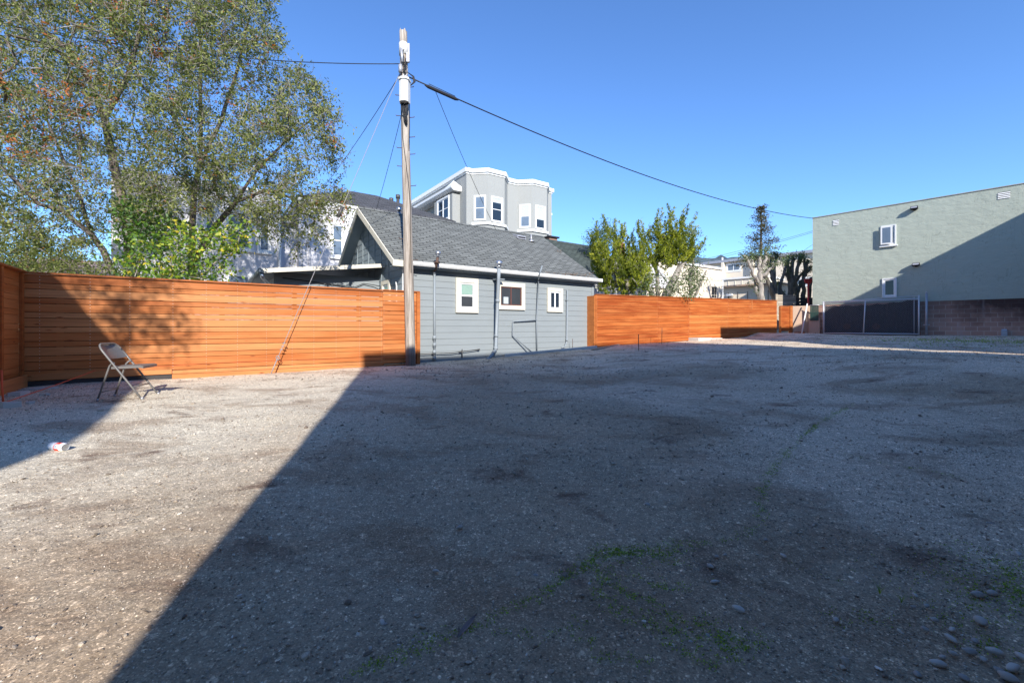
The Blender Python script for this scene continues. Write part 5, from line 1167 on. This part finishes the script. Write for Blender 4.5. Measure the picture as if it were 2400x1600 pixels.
# moss lines in the cracks of the old asphalt
CR=[[(800,1590),(930,1545),(1010,1500),(1090,1480),(1140,1465),(1170,1440),(1240,1415),(1310,1370),(1350,1335),(1400,1310),(1440,1295),(1500,1302),(1560,1300)],
 [(1430,1300),(1500,1290),(1560,1295),(1600,1280)],[(1300,1375),(1330,1350),(1380,1338),(1430,1345),(1405,1385),(1400,1400),(1440,1420),(1445,1445),(1520,1460),(1560,1500),(1600,1530),(1650,1560),(1700,1555),(1760,1500),(1775,1490)],
 [(1430,1370),(1470,1400),(1530,1410),(1560,1450),(1580,1490)],[(1160,1475),(1200,1490),(1260,1495),(1330,1480),(1370,1450)],[(1330,1485),(1380,1510),(1400,1545),(1480,1550),(1530,1560)],[(1640,1450),(1650,1475),(1700,1490),(1720,1500)],[(1690,1490),(1700,1520),(1740,1510),(1780,1490)],
 [(1545,1270),(1600,1265),(1650,1275)],[(1780,1230),(1785,1170),(1800,1110),(1860,1040),(1930,985),(2000,945)],[(2350,1480),(2300,1520),(2330,1500)],[(1850,1310),(1890,1330),(1930,1340),(1990,1360)],[(1960,1050),(2050,1080),(2160,1100),(2250,1120)],[(1480,1345),(1540,1380),(1620,1370)],[(2330,1310),(2380,1360),(2400,1420)]]
CR.append([(1560,1300),(1640,1270),(1720,1260),(1780,1230)])
WT=[1.5,1.8,1,1,.7,.7,1,1,.5,1.0,.8,.35,.4,.6,1.1,.6]
pts=[]
for line,wt in zip(CR,WT):
    for (a,b) in zip(line[:-1],line[1:]):
        A=on_ground(*a); B=on_ground(*b); L=sqrt((A[0]-B[0])**2+(A[1]-B[1])**2); n=int(L*380*wt)+1
        f=rg.random(n); wid=.013*(.4+rg.random())*(1+wt*.4); g=rg.normal(size=(n,2))*wid*(1+.06*L); pn=.5+.5*np.sin(f*9+rg.random()*6)
        k=rg.random(n)<.3+.7*pn
        pts.append((np.stack([A[0]+(B[0]-A[0])*f+g[:,0]+.015*np.sin(f*14),A[1]+(B[1]-A[1])*f+g[:,1]],1))[k])
for (px,py,r_,n) in((2340,1400,.15,380),(2380,1340,.16,300),(2230,797,1.6,700),(2330,802,1.6,500),(1480,1300,.08,130),(1560,1300,.07,90),(1650,1480,.07,90),(2280,1470,.09,130),(2000,1440,.07,60)):
    A=on_ground(px,py); pts.append(np.array([A[0],A[1]])+rg.normal(size=(n,2))*r_*np.array([1,.7]))
xy=np.concatenate(pts); z=gh(xy[:,0],xy[:,1])+.012*np.sin(xy[:,0]*2.1+xy[:,1])*np.sin(xy[:,1]*1.7-xy[:,0]*.6)+.008*np.sin(xy[:,0]*4.3)*np.sin(xy[:,1]*3.9+1)
C=np.concatenate([np.stack([xy[:,0],xy[:,1],z+.000],1)]*5)+np.concatenate([rg.normal(size=(len(xy)*5,2))*.0045,np.zeros((len(xy)*5,1))],1)
sc_=np.where(C[:,1:2]>8,.03,.0060)
V,F,t_=leaves(C,None,.01,rg.normal(.5,.22,len(C)).clip(0,1),rg,aspect=.7)
V=V.reshape(-1,4,3); V=C[:,None,:]+(V-C[:,None,:])*(sc_/.01)[:,None,:]; V[:,:,2]=np.maximum(V[:,:,2],C[:,None,2]-.001); V=V.reshape(-1,3)
tag(arr('moss',V,F,M['moss'],None,t_),'bright green moss growing in the asphalt cracks','moss',kind='stuff')
# twigs and dry leaves
rg=np.random.default_rng(99)
def litter(n,y0,y1,size,asp,xl=-1.25,xh=1.25):
    Y=np.sqrt(rg.uniform(y0**2,y1**2,n)); X=rg.uniform(xl,xh,n)*Y; ok=~((1.4*Y-18.3)>X)&(X<36.5-.85*Y); X=X[ok];Y=Y[ok]
    C=np.stack([X,Y,gh(X,Y)+.006+.012*np.sin(X*2.1+Y)*np.sin(Y*1.7-X*.6)+.008*np.sin(X*4.3)*np.sin(Y*3.9+1)],1); N=np.concatenate([rg.normal(size=(len(C),2)),rg.normal(0,.08,(len(C),1))],1)
    V,F,t_=leaves(C,N,size,rg.random(len(C)),rg,flat=.05,aspect=asp,up=6); return V,F,t_
Vs=[];Fs=[];Ts=[];o=0
for a in((1500,1.1,5,.013,.35),(330,1.1,5,.045,.06),(60,1.1,5,.03,.4),(900,4,11,.03,.35),(200,4,11,.10,.05),(2600,5.6,7.6,.03,.4,-1.2,-.86),(900,9,16,.05,.4),(500,15,22,.07,.4,.3,1.1)):
    V,F,t_=litter(*a); Vs.append(V);Fs.append(F+o);Ts.append(t_);o+=len(V)
for px,py,r_,n in((1180,1050,.16,420),(1150,1085,.14,260),(1410,1125,.15,300),(1330,1075,.12,160),(860,1060,.3,320),(720,1010,.35,300),(2090,1440,.10,420),(2140,1475,.08,250),(1760,960,.3,260),(1820,1250,.07,120),(420,1190,.22,350),(520,1165,.22,300),(300,1205,.12,160),(1000,1230,.12,160),(1100,1290,.08,130),(330,1020,.3,160),(700,890,.4,250),(1250,900,.5,260)):
    A=on_ground(px,py); q=np.array([A[0],A[1]])+rg.normal(size=(n,2))*r_*np.array([1.5,.6]); C=np.stack([q[:,0],q[:,1],gh(q[:,0],q[:,1])+.003+.012*np.sin(q[:,0]*2.1+q[:,1])*np.sin(q[:,1]*1.7-q[:,0]*.6)+.008*np.sin(q[:,0]*4.3)*np.sin(q[:,1]*3.9+1)],1)
    V,F,t_=leaves(C,np.concatenate([rg.normal(size=(n,2)),rg.normal(0,.12,(n,1))],1),.006+.0022*A[1],rg.uniform(0,.75,n),rg,flat=.05,aspect=.3,up=6); Vs.append(V);Fs.append(F+o);Ts.append(t_);o+=len(V)
tag(arr('leaf_litter',np.concatenate(Vs),np.concatenate(Fs),M['litter'],None,np.concatenate(Ts)),'dry leaves and small twigs scattered on the ground','leaf litter',kind='stuff')
# dead leaves on the roof, near the eave
C=[]
for (px,py,sx,sy,n) in((1345,645,30,4,260),(1375,652,14,3,200),(1300,640,16,2,40),(1385,640,8,5,70),(1312,585,18,6,60)):
    for _ in range(n//6):
        try: x,y,z=slope_at(px+rg.normal()*sx*.5,py+rg.normal()*sy*.5)
        except Exception: continue
        if y<-.2 or x>HL: continue
        for _ in range(6): C.append((x+rg.normal()*.05,y+rg.normal()*.03,z+.008+rg.random()*.01))
C=np.array(C); V,F,t_=leaves(C,np.concatenate([rg.normal(size=(len(C),2)),rg.normal(0,.2,(len(C),1))],1),.05,rg.uniform(.3,.75,len(C)),rg,aspect=.4); rl=arr('leaf_litter',V,F,M['litter'],house,t_); rl['kind']='stuff'
# broken concrete by the fence corner, slab and curb along the fences
def chunk(label,px,py,w_,d_,h_,rz,seed,grp=None,mat='concrete',zo=0):
    x,y,z=on_ground(px,py); rr=random.Random(seed); mb=MB(); n=7; top=[];bot=[]
    for k in range(n):
        a=2*pi*k/n+rr.uniform(-.3,.3); R=rr.uniform(.75,1.1); top.append((cos(a)*w_/2*R*.92,sin(a)*d_/2*R*.92,h_+rr.uniform(-.01,.01))); bot.append((cos(a)*w_/2*R,sin(a)*d_/2*R,-.05))
    mb.add(bot+top,[tuple(range(n,2*n))]+[(k,(k+1)%n,(k+1)%n+n,k+n) for k in range(n)]); o=mb.build('concrete_chunk',M[mat],None,(x,y,z+zo),rz); return tag(o,label,'rubble',grp)
chunk('pale broken concrete slab nearest the orange stake',22,953,.28,.2,.06,.3,1); chunk('flat broken concrete piece at the foot of the fence corner',42,926,.26,.18,.05,1,2); chunk('long flat concrete flake behind the orange cord',105,925,.16,.1,.025,.2,3); chunk('small concrete flake in front of the rubble',72,945,.14,.09,.03,2,4); chunk('thin buried concrete edge under the fence',90,912,.5,.12,.02,.5,5)
chunk('small pale stone on the dark gravel in the middle of the lot',960,974,.06,.04,.012,0,6)
cs=MB(); A=on_ground(1184,835.5); B=on_ground(1400,815); L=sqrt((A[0]-B[0])**2+(A[1]-B[1])**2); cs.box(0,L,0,.14,-.1,.09,0,.5,.012,(B[2]-A[2])/L)
tag(cs.build('kerb',M['concrete'],None,(A[0],A[1],A[2]-.02),atan2(B[1]-A[1],B[0]-A[0])),'low concrete kerb along the foot of the grey house','kerb')
A=on_ground(1392,822); B=on_ground(1482,804); wd=MB(); L=sqrt((A[0]-B[0])**2+(A[1]-B[1])**2); wd.box(0,L,0,.09,0,.04,0,.5,.005,(B[2]-A[2])/L); tag(wd.build('timber',M['old_board'],None,(A[0],A[1],A[2]+.02),atan2(B[1]-A[1],B[0]-A[0])),'thin timber lying along the foot of the far orange fence','timber')
A=on_ground(1290,820); B=on_ground(1392,812); wd=MB(); L=sqrt((A[0]-B[0])**2+(A[1]-B[1])**2); wd.box(0,L,.25,.32,0,.1,0,.5,.005,(B[2]-A[2])/L); tag(wd.build('timber',M['old_board'],None,(A[0],A[1],A[2]+.02),atan2(B[1]-A[1],B[0]-A[0])),'board edging against the grey house wall behind the kerb','timber')
x,y,z=on_ground(1640,799); sl_=MB(); sl_.box(0,1.1,0,.5,-.2,.13,0,.5,.015); sl_.box(1.12,2.2,.1,.5,-.2,.10,0,.5,.015); tag(sl_.build('concrete_slab',M['concrete'],None,(x-.1,y-.1,z),TH+.02),'sunlit concrete slab at the foot of the far orange fence','slab')
def stake(label,px,pb,ptop,mat,r_=.009,lean=0):
    x,y,z=on_ground(px,pb); h=(pb-ptop)/1000*y; o=MB().tube([(0,0,-.05),(lean*.5,0,h*.5),(lean,0,h)],r_,7).build('stake',M[mat],None,(x,y,z)); return tag(o,label,'stake')
stake('rusty steel stake with pale top in front of the far fence',1497,821,783,'rust',.012,-.01); stake('thin dark steel stake right of the pale topped one',1551,806,768,'rust',.010,.01); stake('short rusty stake behind the pale topped one',1491,799,784,'rust',.015)
stake('short thin stake near the right corner of the grey house',1342,819,794,'rust',.009); stake('short flat stake just left of the far fence',1376,812,797,'rust',.02)
x,y,z=on_ground(8,940); o=MB().tube([(0,0,-.05),(-.02,0,.2),(-.025,0,.42)],.011,8).build('stake',M['orange_cord'],None,(x,y,z)); tag(o,'orange tipped stake in front of the fence corner at the left edge','stake')
x,y,z=on_ground(0,952); A=Vector((x,y,z+.03)); B=Vector(pt(223,868,7.55)); d=(A-B); o=MB().tube([A+d*.6,A,A.lerp(B,.5)-Vector((0,0,.01)),B],.006,6).build('orange_cord',M['orange_cord']); tag(o,'taut orange cord running from the left edge to the fence','cord')
B2=Vector(pt(955,836,10.8)); o=MB().tube([B,Vector(pt(500,850,8.5))-Vector((0,.0,.0)),B2],.0025,5).build('orange_cord',M['orange_cord']); tag(o,'thin orange string stretched along the bottom of the orange fence to the pole','cord')
def tuft(px,py,label,h=.05,seed=0):
    x,y,z=on_ground(px,py); rr=random.Random(seed); mb=MB()
    for k in range(9):
        a=rr.uniform(0,6.28); l=h*rr.uniform(.5,1.1); ln=rr.uniform(.3,.9); w_=.0011*h/.05; V=[]
        for f in(0,.35,.7,1): 
            q=Vector((cos(a)*l*ln*f**1.6,sin(a)*l*ln*f**1.6,l*(f-.25*f*f))); s_=Vector((-sin(a),cos(a),0))*w_*(1-f*.9); V+=[q-s_,q+s_]
        mb.add(V,[(0,1,3,2),(2,3,5,4),(4,5,7,6)],0,rr.uniform(.3,.8))
    tag(mb.build('grass_tuft',M['moss'],None,(x,y,z),fix=False),label,'grass')
tuft(2062,1392,'left one of two small green grass tufts on the dark ground',.05,1); tuft(2113,1412,'right one of two small green grass tufts on the dark ground',.055,2)
tuft(1692,790,'small yellow green grass tuft by the concrete slab',.25,3)
x,y,z=on_ground(1072,1498); lf=MB(); V=[];F=[]
for k in range(9):
    f=k/8; w_=.009*sin(pi*min(1,f*.9+.08)); V+=[(f*.11,-w_,.004+.012*f),(f*.11,0,.001+.012*f),(f*.11,w_,.006+.012*f)]
for k in range(8): F+=[(3*k,3*k+1,3*k+4,3*k+3),(3*k+1,3*k+2,3*k+5,3*k+4)]
lf.add(V,F,0,.75); tag(lf.build('dry_leaf',plain('dry mauve leaf',(.2,.15,.14),.6,.2,30),None,(x,y,z+.004),1.05,fix=False),'long dry mauve leaf lying beside the moss line','leaf')
